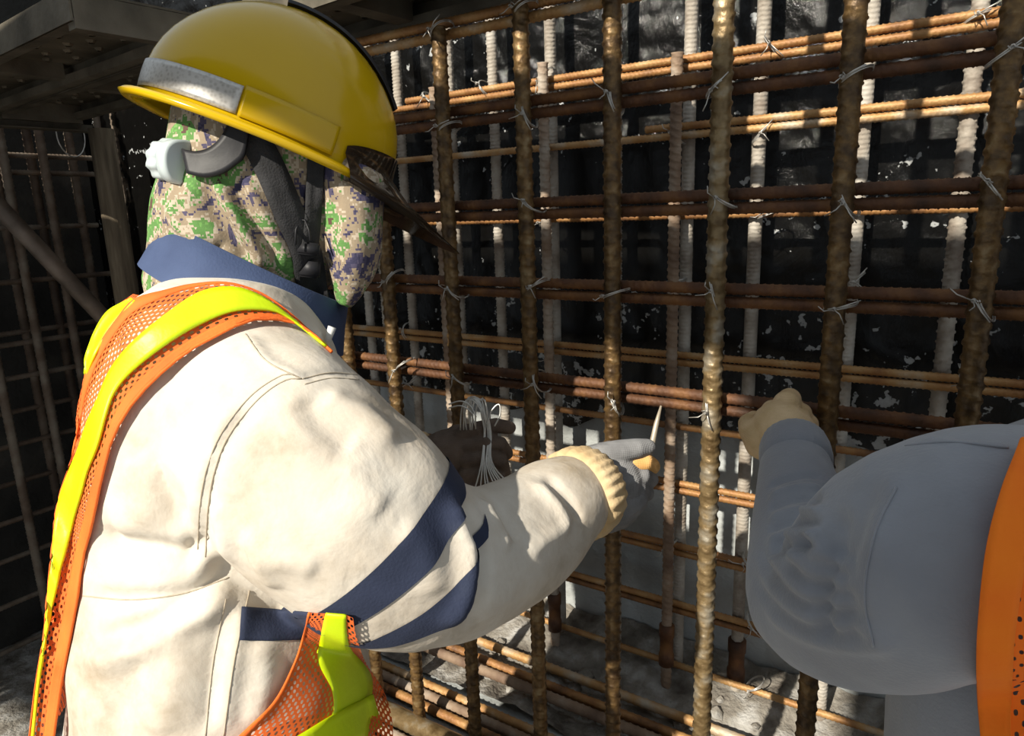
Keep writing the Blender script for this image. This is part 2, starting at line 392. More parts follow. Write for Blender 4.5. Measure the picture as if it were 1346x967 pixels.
def grid_mesh(P, name, thick=0.0015, c0=0, c1=None):
    rows = len(P); c1 = len(P[0]) - 1 if c1 is None else c1; cols = c1 - c0 + 1
    v = [P[i][c0 + j] for i in range(rows) for j in range(cols)]
    f = [(i * cols + j, (i + 1) * cols + j, (i + 1) * cols + j + 1, i * cols + j + 1) for i in range(rows - 1) for j in range(cols - 1)]
    me = mesh_from(v, f, name)
    uvl = me.uv_layers.new(name='UVMap')
    us = np.zeros((rows, cols)); vs = np.zeros((rows, cols))
    for i in range(rows):
        for j in range(cols):
            if j: us[i, j] = us[i, j - 1] + (P[i][c0 + j] - P[i][c0 + j - 1]).length
            if i: vs[i, j] = vs[i - 1, j] + (P[i][c0 + j] - P[i - 1][c0 + j]).length
    us -= us.mean(axis=1, keepdims=True)
    vs[:] = vs.mean(axis=1, keepdims=True)
    for l in me.loops: uvl.data[l.index].uv = (us.flat[l.vertex_index], vs.flat[l.vertex_index])
    return me
def solid(o, t):
    md = o.modifiers.new('thickness', 'SOLIDIFY'); md.thickness = t; md.offset = 0; return o

# ------------------------------------------------------------------ setting
Zr = lambda z: CAMZ + z
Y_F, Y_H1, Y_M, Y_H2, Y_B, Y_W = 0.94, 0.963, 1.298, 1.325, 1.345, 1.425
X_RET = -2.62
Z_FOOT = Zr(-1.07)

def grid_plane(x0, x1, y0, y1, nx, ny, fn):
    v = [fn(x0 + (x1 - x0) * i / nx, y0 + (y1 - y0) * j / ny) for j in range(ny + 1) for i in range(nx + 1)]
    f = [(j * (nx + 1) + i, j * (nx + 1) + i + 1, (j + 1) * (nx + 1) + i + 1, (j + 1) * (nx + 1) + i) for j in range(ny) for i in range(nx)]
    return mesh_from(v, f)
fl = link('floor', grid_plane(-3.2, 2.4, -3.2, 1.6, 90, 80, lambda x, y: (x, y, 0.012 * noise.noise(Vector((x * 5, y * 5, 0))) - 0.004)), RUBB); tag(fl, kind='structure')
wb = link('wall_back', MB().box((-0.3, Y_W + 0.10, 1.35), (5.6, 0.2, 2.7)).mesh(), CONC, smooth=False); tag(wb, kind='structure')
def mem_pt(x, z):
    lo = 1.02 + 0.05 * noise.noise(Vector((x * 3.1, 2, 0))) + 0.03 * noise.noise(Vector((x * 11, 5, 0)))
    z2 = lo + (2.66 - lo) * z
    y = Y_W - 0.008 - 0.008 * abs(noise.noise(Vector((x * 4, 0, z2 * 2.2)))) - 0.006 * abs(noise.noise(Vector((x * 17 + z2 * 5, 3, z2 * 11)))) - 0.003 * abs(noise.noise(Vector((x * 52, 7, z2 * 30))))
    return (x, y, z2)
mem = link('waterproof_sheet', grid_plane(-3.05, 2.45, 0, 1, 560, 200, mem_pt), MEMB, wb); mem['label'] = 'glossy black waterproof sheet with white mortar specks'
# loose flakes of torn concrete skin below the sheet
wl = link('wall_left', MB().box((X_RET - 0.32, 0.25, 1.2), (0.2, 2.75, 2.4)).mesh(), CONC_SHADE, smooth=False); tag(wl, kind='structure')
# footing step in front of the wall
ft = link('trim_1', MB().box((0.30, 1.115, Z_FOOT / 2), (4.2, 0.62, Z_FOOT)).mesh(), CONC, smooth=False); tag(ft, 'concrete footing step below the rebar grid', kind='structure')
def kick_pt(x, y):
    return (x, y, Z_FOOT + 0.012 + 0.02 * noise.noise(Vector((x * 9, y * 9, 1))) + 0.012 * noise.noise(Vector((x * 31, y * 31, 1))) + max(0, (y - 1.22)) * 0.30)
kk = link('mortar_rubble', grid_plane(-1.78, 2.3, 1.075, 1.42, 230, 22, kick_pt), RUBB); tag(kk, 'crumbled grey mortar rubble heaped on the footing under the rebars', 'rubble', kind='stuff')

# decks: low steel platform by the wall, and the scaffold lift overhead, partly added for shade
def plank(name, c, L, Wd, ang, label, group, z, holes=True):
    """steel scaffold plank: skin, two edge channels, end hooks; embossed drain holes on the underside"""
    r = empty(name, (c[0], c[1], z), label, 'scaffold plank', group); r.rotation_euler.z = ang
    bpy.context.view_layer.update()
    def ch(nm, mb, mat=DECKM, smooth=False):
        o = link(nm, mb.mesh(nm), mat, r, smooth); return o
    # panel with raised drain dimples hanging below it
    mb = MB().box((0, 0, 0.047), (L, Wd - 0.01, 0.004)); ch('panel', mb)
    for s in (-1, 1):
        mb = MB(); mb.box((0, s * (Wd / 2 - 0.003), 0.025), (L, 0.004, 0.05)); mb.box((0, s * (Wd / 2 - 0.016), 0.002), (L, 0.026, 0.004)); mb.box((0, s * (Wd / 2 - 0.029), 0.010), (L, 0.003, 0.018))
        ch('edge_channel', mb)
    for s in (-1, 1):
        ch('end_channel', MB().box((s * (L / 2 - 0.012), 0, 0.016), (0.028, Wd - 0.012, 0.055)))
    n = int(L / 0.46)
    for k in range(1, n):
        ch('cross_rib', MB().box((-L / 2 + L * k / n, 0, 0.028), (0.04, Wd - 0.06, 0.034)))
    if holes:
        mb = MB()
        for i in range(int(L / 0.06)):
            for j in range(3):
                x = -L / 2 + 0.05 + i * 0.06; y = (j - 1) * Wd * 0.27 + (0.02 if i % 2 else -0.02)
                n8 = 8
                mb.loft([[Vector((x + 0.011 * math.cos(2 * PI * q / n8), y + 0.011 * math.sin(2 * PI * q / n8), 0.0448)) for q in range(n8)],
                         [Vector((x + 0.006 * math.cos(2 * PI * q / n8), y + 0.006 * math.sin(2 * PI * q / n8), 0.039)) for q in range(n8)]], cap=False)
        o = ch('drain_dimple', mb); o['kind'] = 'stuff'
    return r
DZ = Zr(0.33)
A = onZ(107, 159, DZ); B_ = onZ(690, 6, DZ)           # far edge of the low platform
dv = (B_ - A); ang = math.atan2(dv.y, dv.x); nrm = Vector((math.sin(ang), -math.cos(ang), 0))
Ld = 2.05; mid = A + Vector((math.cos(ang), math.sin(ang), 0)) * (Ld / 2)
for k, lb in ((0, 'steel platform plank closest to the rebar wall, above the yellow helmet'), (1, 'steel platform plank beside the one at the rebar wall')):
    c = mid + nrm * (0.115 + 0.235 * k)
    if k: c = c - Vector((math.cos(ang), math.sin(ang), 0)) * 0.42
    plank('scaffold_plank', c, Ld if k == 0 else 1.2, 0.23, ang, lb, None, DZ)
# bearer under the end of the low platform
e0, e1 = A + nrm * -0.03, A + nrm * 0.62
be = MB(); mdp = (e0 + e1) / 2; Mz = Matrix.Rotation(ang, 3, 'Z')
be.box((mdp.x - 0.0, mdp.y, DZ - 0.032), (0.05, (e1 - e0).length, 0.004), Mz); be.box((mdp.x + 0.0, mdp.y, DZ - 0.0205), (0.004, (e1 - e0).length, 0.019), Mz)
tag(link('angle_bearer', be.mesh(), DECKM, smooth=False), 'rusty steel angle bearer under the end of the low platform', 'steel angle')
# upper lift: planks running along the wall, plus unseen short and side ones added to block sun
ZU = Zr(0.90)
for k in range(2):
    plank('scaffold_plank', (-0.9, -0.620 + 0.277 * k, 0), 5.4, 0.27, 0, 'long steel plank of the upper scaffold lift overhead', 'upper lift planks', ZU, False)
for k in range(8):  # added out of view to keep the sun off the grey worker
    plank('scaffold_plank', (0.80, -0.90 - 0.277 * k, 0), 2.46, 0.27, 0, 'short unseen steel plank added overhead to shade the grey worker', 'added short shade planks', ZU, False)
for k in range(8):  # added out of view to keep the sun off the left side
    plank('scaffold_plank', (-2.57, -0.90 - 0.277 * k, 0), 2.5, 0.27, 0, 'unseen steel plank added overhead to shade the side wall', 'added side shade planks', ZU, False)
# standards that carry the upper lift
for x, y in ((-2.3, -0.17), (1.75, -0.17), (-0.38, -3.0), (1.9, -3.02), (-2.3, -0.76), (1.75, -0.76), (-1.4, -3.0), (-2.9, -3.0)):
    o = link('scaffold_standard', MB().tube([(0, 0, 0), (0, 0, ZU)], 0.0243, 14).mesh(), PIPE); o.location = (x, y, 0)
    tag(o, 'upright scaffold tube carrying the upper lift planks', 'scaffold tube', 'scaffold standards')

# left side: post and diagonal brace
p0 = onX(131, 160, -2.35); ph = DZ - 0.03
o = link('timber_post', MB().tube([(0, 0, 0), (0.002, 0, 0.6), (-0.002, 0.001, 1.2), (0, 0, ph)], [0.040, 0.039, 0.038, 0.037], 18).mesh(), WOOD); o.location = (p0.x, p0.y, 0)
tag(o, 'weathered round post under the corner of the low platform', 'post')
q0, q1 = onX(-60, 210, -2.15), onX(150, 432, -2.15)
dq = q1 - q0; q2 = q1 + dq * 0.55
o = link('diagonal_brace_tube', MB().tube([q0, q1, q2], 0.023, 14).mesh(), PIPE); tag(o, 'brown diagonal brace tube leaning in front of the dark side wall', 'brace tube')

# ------------------------------------------------------------------ rebars
def rebar_mesh(name, r, L, pitch, slant=0.6, seg=14, per=9, herring=False, long_rib=0.13, hgt=0.17, mat=None):
    rows = int(L / (pitch / per)) + 1
    z = np.linspace(0, L, rows); th = np.arange(seg) * 2 * PI / seg
    Zg, T = np.meshgrid(z, th, indexing='ij')
    side = np.sin(T)
    half = (side >= 0)
    if herring: ph = Zg / pitch + slant * np.abs(np.cos(T)) * r / pitch * 1.6
    else: ph = Zg / pitch + slant * np.cos(T) * r / pitch * 1.2 + np.where(half, 0.0, 0.5)
    fr = np.abs((ph % 1.0) - 0.5) * 2           # 1 at rib centre
    pulse = np.clip((fr - 0.66) / 0.18, 0, 1); pulse = pulse * pulse * (3 - 2 * pulse)
    band = np.clip(np.abs(side) * 2.2, 0, 1)
    lr = np.clip(1 - np.abs(np.abs(np.cos(T)) - 1) / 0.035, 0, 1)
    rr = r * (1 + hgt * pulse * band + long_rib * lr)
    V = np.stack([rr * np.cos(T), rr * np.sin(T), Zg], -1).reshape(-1, 3)
    F = []
    for i in range(rows - 1):
        a = i * seg
        for j in range(seg):
            b = (j + 1) % seg
            F.append((a + j, a + b, a + seg + b, a + seg + j))
    F.append(tuple(range(seg - 1, -1, -1))); F.append(tuple((rows - 1) * seg + k for k in range(seg)))
    me = mesh_from(V, F, name)
    if mat: me.materials.append(mat)
    return me
RF = rebar_mesh('rebar_front_mesh', 0.0118, 1.75, 0.0165, 0.55, mat=RUST)
RFL = rebar_mesh('rebar_front_long_mesh', 0.0122, 2.3, 0.0175, 0.5, mat=RUST)
RFP = rebar_mesh('rebar_front_pale_mesh', 0.0125, 2.3, 0.0175, 0.5, mat=PALE)
RBm = rebar_mesh('rebar_back_mesh', 0.0110, 2.1, 0.0155, 1.5, mat=DUST)
RBh = rebar_mesh('rebar_herring_mesh', 0.0125, 2.1, 0.0170, 0.9, herring=True, mat=DUST, hgt=0.16)
RMm = rebar_mesh('rebar_middle_mesh', 0.0105, 1.55, 0.0140, 0.5, mat=DUSTD)
RH1 = rebar_mesh('rebar_horizontal_mesh', 0.0078, 3.6, 0.0100, 0.6, seg=10, per=6, mat=RUSTD)
RH2 = rebar_mesh('rebar_back_horizontal_mesh', 0.0068, 3.4, 0.0088, 0.6, seg=9, per=6, mat=RUSTH)
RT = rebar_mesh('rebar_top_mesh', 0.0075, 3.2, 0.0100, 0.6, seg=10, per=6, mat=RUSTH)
RL = rebar_mesh('rebar_side_mesh', 0.0135, 2.1, 0.0200, 0.9, seg=10, per=4, mat=SIDE_SHADE)
RLh = rebar_mesh('rebar_side_horizontal_mesh', 0.0085, 2.2, 0.0120, 0.5, seg=8, per=4, mat=SIDE_SHADE)

def upright(me, x, y, z0, label, group, name='upright_rebar', tilt=0.0, rz=None, tiltx=0.0):
    o = link(name, me); o.location = (x, y, z0)
    o.rotation_euler = (tiltx, tilt, random.uniform(-0.5, 0.5) if rz is None else rz)
    return tag(o, label, 'rebar', group)
def level(me, x0, y, z, label, group, name='horizontal_rebar', along='X'):
    o = link(name, me); o.location = (x0, y, z)
    set_dir(o, (1, 0, 0) if along == 'X' else (0, 1, 0), random.uniform(-0.6, 0.6))
    return tag(o, label, 'rebar', group)
def set_dir(o, d, roll=0.0):
    q = Vector(d).normalized().to_track_quat('Z', 'Y'); o.rotation_mode = 'QUATERNION'
    from mathutils import Quaternion
    o.rotation_quaternion = q @ Quaternion((0, 0, 1), roll)

# front uprights
for k, px in enumerate((444, 505, 590, 692)):
    p = onY(px, 300, Y_F); top = onY({444: 300, 505: 289, 590: 37, 692: 8}[px] if px != 590 else 37, 0, Y_F)
    ty = {444: 262, 505: 286, 590: 37, 692: 7}[px]; tx = {444: 440, 505: 504, 590: 571, 692: 681}[px]
    zt = onY(tx, ty, Y_F).z
    upright(RF, p.x, Y_F, zt - 1.75 if zt - 1.75 > Z_FOOT - 0.9 else Z_FOOT, {444: 'short brown upright rebar in front row hidden behind the camouflage hood', 505: 'short brown front upright rebar ending just below the yellow helmet peak',
        590: 'brown front upright rebar whose top is tied to the topmost crossbar beside the helmet', 692: 'brown front upright rebar tied to the topmost crossbar, second from the helmet'}[px], None)
for px, me, lb in ((805, RFL, 'tall rusty front upright rebar held by the grey glove'), (943, RFP, 'tall front upright rebar with pale metallic lower half between both workers'),
                   (1105, RFL, 'tall rusty front upright rebar beside the tan glove'), (1300, RFL, 'tall dark rusty front upright rebar rising behind the grey shoulder')):
    p = onY(px, 300, Y_F); upright(me, p.x, Y_F, Z_FOOT - 0.2, lb, None, rz={805: 1.4, 943: -0.9, 1105: 0.6, 1300: 1.1}[px])
# crossbars in the front curtain (pairs)
zr = lambda f, y: Zr(f * y)
names1 = {0.162: 'below the topmost crossbar', 0.004: 'at the height of the helmet peak', -0.128: 'at the height of the hood hem', -0.291: 'gripped by the tan glove'}
for f, lb in names1.items():
    for s in (1, -1):
        level(RH1, -1.46 + random.uniform(0, .04), Y_H1 + 0.002 + (0.002 if s < 0 else 0), zr(f, Y_H1) + s * 0.0092, 'dark rusty crossbar of a lapped pair %s' % lb, 'front crossbars ' + lb)
for s in (1, -1):
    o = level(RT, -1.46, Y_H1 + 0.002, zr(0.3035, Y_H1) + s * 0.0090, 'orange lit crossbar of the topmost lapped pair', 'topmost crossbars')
# back curtain
BACKL = ['dusty back row upright behind the short front bars at the camouflage hood', 'dusty back row upright half hidden by the short front bars beside the hood', 'dusty grey back row upright passing just behind the helmet peak',
         'dusty back row upright hidden behind the front bar next to the helmet', 'pale grey spiral-ribbed back row upright standing free between two front bars near the helmet', 'dusty back row upright right behind the sawn-off dowel rebar',
         'back row upright covered by the front bar that the grey glove holds', 'pale back row upright right behind the tall dowel rebar', 'pale back row upright beside the pale-footed front bar, coming down at the grey forearm',
         'back row upright peeking out behind the front bar at the tan glove', '', 'back row upright beyond the dark front bar at the grey shoulder']
for k, (f, px) in enumerate(((-1.0, 478), (-0.955, 498), (-0.886, 535), (-0.769, 600), (-0.679, 655), (-0.57, 728), (-0.459, 810), (-0.347, 903), (-0.25, 993), (-0.124, 1125), (-0.014, 1250), (0.09, 1400))):
    hb = f == -0.014
    bl = BACKL[k]
    upright(RBh if hb else RBm, f * Y_B, Y_B, Z_FOOT - 0.25 + (0.2 if k % 2 else 0), 'pale upright rebar with herringbone ribs against the black sheet' if hb else bl,
            'back row uprights', rz=PI / 2 if hb else None)
for px, ty, tx, lb in ((580, 116, 563, 'brown dowel rebar ending below the upper back crossbars, behind the front bar by the helmet'), (718, 84, 705, 'brown dowel rebar with a sawn top standing beside a back row upright'),
                   (886, 70, 886, 'brown dowel rebar reaching the upper back crossbars, between the tall front bars')):
    p = onY(px, 300, Y_M); zt = onY(tx, ty, Y_M).z
    upright(RMm, p.x, Y_M, zt - 1.55, lb, None, 'dowel_rebar')
    c = MB().loft([ellipse((0, 0, zz), Vector((1, 0, 0)), Vector((0, 1, 0)), rr, rr, 16) for zz, rr in ((-0.05, 0.012), (-0.048, 0.0165), (-0.022, 0.0165), (-0.020, 0.0145), (0.020, 0.0145), (0.022, 0.0165), (0.048, 0.0165), (0.05, 0.012))])
    if px != 580:
        o = link('coupler_sleeve', c.mesh(), RUSTD); o.location = (p.x, Y_M, onY(px, 850 if px == 886 else 800, Y_M).z)
        tag(o, 'rusty coupler sleeve on the lower end of a dowel rebar', 'coupler', 'coupler sleeves')
pB = -0.25 * Y_B
o = link('coupler_sleeve', c.mesh(), RUSTD); o.location = (pB, Y_B, onY(985, 872, Y_B).z); o.scale = (1.15, 1.15, 1); tag(o, 'rusty coupler sleeve on the back row upright beside the grey forearm', 'coupler')
H2 = [(0.193, 545, 520), (0.104, 848, 515), (-0.014, None, 480), (-0.118, 843, None), (-0.227, 440, 440), (-0.335, 440, None), (-0.435, 440, 440), (-0.543, 440, 440), (-0.647, 440, 440), (-0.755, 440, None)]
hn = ['highest in the back curtain', 'second highest in the back curtain', 'shining alone at the height of the helmet peak', 'bright and cut off short behind the front bars', 'just above the tan glove', 'just below the tan glove',
      'at the height of the grey glove', 'below the cream sleeve cuff', 'at the height of the cream elbow', 'lowest above the mortar rubble']
for (f, a, b), nm in zip(H2, hn):
    for s, st in ((1, a), (-1, b)):
        if st is None: continue
        x0 = onY(st, 300, Y_H2).x
        if st <= 440: x0 = -1.95
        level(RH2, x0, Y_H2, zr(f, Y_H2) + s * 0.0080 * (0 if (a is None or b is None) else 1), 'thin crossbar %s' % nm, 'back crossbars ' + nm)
# side wall on the left
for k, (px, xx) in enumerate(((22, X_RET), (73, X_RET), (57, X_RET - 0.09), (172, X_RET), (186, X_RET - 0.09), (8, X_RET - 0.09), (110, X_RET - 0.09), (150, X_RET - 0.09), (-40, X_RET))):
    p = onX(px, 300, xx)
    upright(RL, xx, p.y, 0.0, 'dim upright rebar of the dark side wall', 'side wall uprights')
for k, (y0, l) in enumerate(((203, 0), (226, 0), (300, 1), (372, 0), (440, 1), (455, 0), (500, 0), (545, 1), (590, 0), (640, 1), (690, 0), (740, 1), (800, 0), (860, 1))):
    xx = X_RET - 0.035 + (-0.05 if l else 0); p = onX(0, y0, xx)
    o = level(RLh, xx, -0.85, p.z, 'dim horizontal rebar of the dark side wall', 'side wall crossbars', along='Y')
# bundle of bars and tubes lying along the footing
BUN = rebar_mesh('lying_bar_mesh', 0.011, 2.6, 0.0155, 0.8, seg=10, per=4, mat=DUSTD)
BUO = rebar_mesh('lying_rusty_bar_mesh', 0.010, 2.6, 0.0155, 0.8, seg=10, per=4, mat=RUSTH)
def rest(y): return max([Z_FOOT] + [kick_pt(x, yy)[2] for x in np.arange(-1.75, 0.9, 0.02) for yy in (y - .012, y, y + .012)] if y > 1.05 else [Z_FOOT])
for k, (y, me) in enumerate(((0.822, BUN), (0.852, BUO), (0.884, BUN), (0.985, BUO), (1.015, BUN), (1.043, BUO), (1.120, BUN), (1.150, BUO), (1.205, BUO))):
    o = link('lying_rebar', me); o.location = (-1.75 + 0.07 * (k % 3), y, rest(y) + 0.0130); o.rotation_euler = (0, PI / 2, 0.0)
    tag(o, 'brown rebar lying lengthwise on the footing below the cream elbow', 'rebar', 'rebars lying on the footing')
o = link('lying_tube', MB().tube([(0, 0, 0), (2.4, 0, 0)], 0.021, 16).mesh(), PALE); o.location = (-1.74, 0.922, Z_FOOT + 0.0215)
tag(o, 'pale steel tube lying among the rebars on the footing', 'tube')

# tie wires
def tie_mesh(seed):
    """double loop drawn diagonally round the crossing, twisted in front, with cut tails"""
    r = random.Random(seed); mb = MB()
    for s in (0, 1):
        pts = []
        for a in np.linspace(0, 2 * PI, 20):
            pts.append(Vector((0.0165 * math.cos(a), 0.016 + 0.0225 * math.sin(a), 0.011 * math.cos(a) + s * 0.0022)))
        mb.tube(pts, 0.0009, 5)
    knot = Vector((r.uniform(-.010, .002), -0.0085, r.uniform(-.008, .003)))
    tw = [knot + Vector((0.0018 * math.cos(a), -0.0005 * a, 0.0018 * math.sin(a))) for a in np.linspace(0, 5 * PI, 20)]
    mb.tube(tw, 0.0009, 5)
    for s in (-1, 1):
        e = knot + Vector((s * r.uniform(0.004, 0.020), -0.008 - r.uniform(0, .006), r.uniform(-0.026, 0.006)))
        mb.tube([knot + Vector((0, -0.006, 0)), (knot + e) / 2 + Vector((0, -0.006, 0.004 * s)), e], 0.0008, 5)
    tl = knot + Vector((0.022, 0.002, 0.016 + r.uniform(-.006, .006)))
    mb.tube([knot, (knot + tl) / 2 + Vector((0, -0.003, 0)), tl], 0.0009, 5)
    me = mb.mesh('tie'); me.materials.append(WIRE); return me
TIES = [tie_mesh(s) for s in range(6)]
front_ties = [(690, 150), (694, 270), (701, 377), (803, 388), (943, 112), (945, 262), (936, 381), (807, 532), (931, 537), (513, 367), (527, 481), (593, 381), (705, 503), (584, 168),
              (1325, 68), (1302, 246), (1290, 403), (1101, 406), (572, 40), (684, 11), (1110, 265), (1120, 100), (804, 130), (600, 497)]
back_ties = [(633, 115), (714, 101), (1012, 60), (1000, 176), (886, 180), (1285, 22), (716, 292), (532, 436), (541, 503), (1268, 497), (1010, 282), (1122, 372), (886, 370), (984, 742), (988, 823), (722, 470), (880, 720), (560, 128), (990, 905)]
for i, (x, y) in enumerate(front_ties):
    p = onY(x, y, Y_F - 0.008); o = link('tie_wire', TIES[i % 6], smooth=True); o.location = p; o.rotation_euler = (0, random.choice((0, PI / 2)) + random.uniform(-.4, .4), random.uniform(-.2, .2))
    tag(o, 'twisted tie wire where a front upright meets a crossbar', 'tie wire', 'front tie wires')
for i, (x, y) in enumerate(back_ties):
    p = onY(x, y, Y_H2 - 0.006); o = link('tie_wire', TIES[(i + 3) % 6]); o.location = p; o.rotation_euler = (0, random.choice((0, PI / 2)) + random.uniform(-.4, .4), random.uniform(-.2, .2)); o.scale = (1.1, 1.1, 1.1)
    tag(o, 'twisted tie wire on the back curtain of rebars', 'tie wire', 'back tie wires')
p = onX(93, 178, X_RET + 0.02)
pts = [p + Vector((0, math.cos(a) * 0.045, math.sin(a) * 0.07)) for a in np.linspace(0.7 * PI, 2.35 * PI, 20)]
tag(link('wire_loop', MB().tube(pts, 0.0022, 6).mesh(), WIRE), 'loose wire loop hanging below the end of the low platform', 'wire')
# stones in the rubble
for k in range(34):
    x = random.uniform(-1.5, -0.2); y = random.uniform(1.10, 1.30); s = random.uniform(0.008, 0.022)
    bm = bmesh.new(); bmesh.ops.create_icosphere(bm, subdivisions=1, radius=s)
    for v in bm.verts: v.co *= random.uniform(0.7, 1.2); v.co.z *= 0.8
    me = bpy.data.meshes.new('stone'); bm.to_mesh(me); bm.free()
    o = link('stone', me, RUBB, smooth=False); o.location = (x, y, kick_pt(x, y)[2] + s * 0.25); tag(o, 'small grey stone on the mortar rubble', 'stone', 'stones on the rubble')

# ================================================================== the worker in cream
HR = Vector((RIGHT.x, RIGHT.y, 0)).normalized(); HF = Vector((FWD.x, FWD.y, 0)).normalized()
def facing(deg): 
    a = math.radians(deg); return HR * math.cos(a) + HF * math.sin(a), HR * math.sin(a) - HF * math.cos(a)
fw, rt = facing(20)
UPV = Vector((0, 0, 1))
hipc = U(282, 1080, 0.81)
worker = empty('person', (hipc.x, hipc.y, 0), 'person in cream jacket, orange safety vest and yellow helmet tying rebars', 'person')

# ---- torso, arms and legs as one outline; radii scaled for body or cloth
TORSO = [(292, 388, .845, .062, .075), (292, 415, .84, .085, .125), (294, 448, .83, .112, .168), (298, 492, .82, .132, .188), (303, 545, .81, .143, .190), (303, 640, .805, .148, .186),
         (303, 740, .80, .152, .182), (303, 850, .80, .158, .182), (303, 960, .805, .164, .186), (302, 1080, .81, .168, .188), (302, 1150, .82, .168, .188)]
def torso_rings(k=1.0, lst=TORSO):
    cs = [U(x, y, d) for x, y, d, a, b in lst]; out = []
    for i, c in enumerate(cs):
        t = (cs[min(i + 1, len(cs) - 1)] - cs[max(i - 1, 0)]).normalized()
        a1 = (fw - t * fw.dot(t)).normalized(); a2 = (rt - t * rt.dot(t) - a1 * rt.dot(a1)).normalized()
        out.append(ellipse(c, a1, a2, lst[i][3] * k, lst[i][4] * k, 40, 2.25))
    return out
RARM = [(325, 515, .75, .060), (338, 545, .697, .095), (398, 612, .665, .102), (466, 678, .66, .099), (533, 727, .672, .088), (580, 738, .70, .080), (636, 728, .748, .073), (700, 691, .81, .069), (730, 669, .845, .064), (752, 655, .874, .054)]
LARM = [(335, 470, .96, .085), (370, 540, 1.01, .095), (420, 610, 1.05, .092), (470, 632, 1.08, .085), (520, 622, 1.085, .068), (556, 610, 1.085, .052)]
def arm_pts(A): 
    return [U(x, y, d) for x, y, d, r in A], [r for *_, r in A]
jb = MB(); jb.loft(torso_rings())
P_, R_ = arm_pts(RARM); sp = spline([list(p) + [r] for p, r in zip(P_, R_)], 34)
jb.tube([Vector(s_[:3]) for s_ in sp], [s_[3] for s_ in sp], 32)
P_, R_ = arm_pts(LARM); sp = spline([list(p) + [r] for p, r in zip(P_, R_)], 24)
jb.tube([Vector(s_[:3]) for s_ in sp], [s_[3] for s_ in sp], 24)
jm = remesh(jb.mesh(), 0.0048, 8)
b0 = bvh_of(jm)
folds(jm, b0, [
    ([(116, 705), (205, 716), (270, 732)], -0.016, 0.014), ([(140, 690), (205, 700), (255, 712)], 0.010, 0.012),
    ([(100, 783), (171, 788), (239, 780), (301, 759)], -0.007, 0.008), ([(112, 845), (178, 830), (239, 796), (304, 757)], -0.010, 0.010), ([(105, 868), (178, 850), (250, 812), (310, 775)], 0.010, 0.014),
    ([(270, 732), (301, 759), (352, 790), (400, 812)], -0.018, 0.013), ([(328, 776), (308, 869), (294, 967)], 0.004, 0.008), ([(297, 787), (280, 872), (270, 967)], -0.004, 0.008),
    ([(339, 525), (303, 569), (284, 612), (274, 663), (272, 734)], -0.005, 0.007), ([(330, 520), (292, 565), (270, 612), (260, 663), (256, 725)], 0.005, 0.010),
    ([(323, 439), (350, 474), (397, 498)], 0.004, 0.006), ([(397, 498), (433, 490), (468, 492)], -0.003, 0.005),
    ([(455, 600), (475, 640), (510, 668)], 0.004, 0.016), ([(395, 520), (430, 560), (470, 585)], -0.006, 0.014), ([(420, 515), (480, 545), (525, 585)], 0.006, 0.014),
    ([(300, 650), (318, 700), (322, 740)], -0.003, 0.012), ([(282, 660), (296, 700), (300, 735)], 0.006, 0.010), ([(335, 740), (380, 735), (420, 750)], 0.005, 0.012), ([(320, 700), (345, 745), (368, 775)], 0.006, 0.010),
    ([(205, 620), (240, 650), (260, 690)], -0.003, 0.018), ([(180, 600), (200, 640), (190, 690)], 0.007, 0.016), ([(215, 560), (250, 575), (270, 610)], -0.004, 0.014),
    ([(648, 655), (672, 686), (689, 716)], -0.007, 0.008), ([(632, 655), (655, 690), (672, 724)], 0.006, 0.010), ([(716, 620), (748, 650), (768, 688)], -0.006, 0.007), ([(702, 628), (735, 662), (752, 698)], 0.005, 0.009), ([(690, 730), (725, 705), (755, 690)], 0.004, 0.008),
    ([(600, 645), (622, 690), (638, 725), (630, 790), (610, 832)], -0.012, 0.009), ([(585, 650), (606, 690), (618, 730), (608, 790), (580, 832)], 0.009, 0.012),
    ([(520, 690), (560, 720), (575, 790)], 0.005, 0.015), ([(150, 460), (200, 430), (260, 400)], 0.003, 0.02), ([(340, 830), (350, 890), (330, 960)], 0.005, 0.014), ([(240, 830), (225, 900), (215, 967)], 0.006, 0.016), ([(190, 860), (165, 910), (150, 967)], -0.006, 0.016)])
lumps(jm, 8, 0.0075); lumps(jm, 19, 0.0035, 5)
jacket = child('jacket', jm, JACK, worker); jacket['label'] = 'cream cotton work jacket with navy arm bands'
jb_bvh = bvh_of(jm)

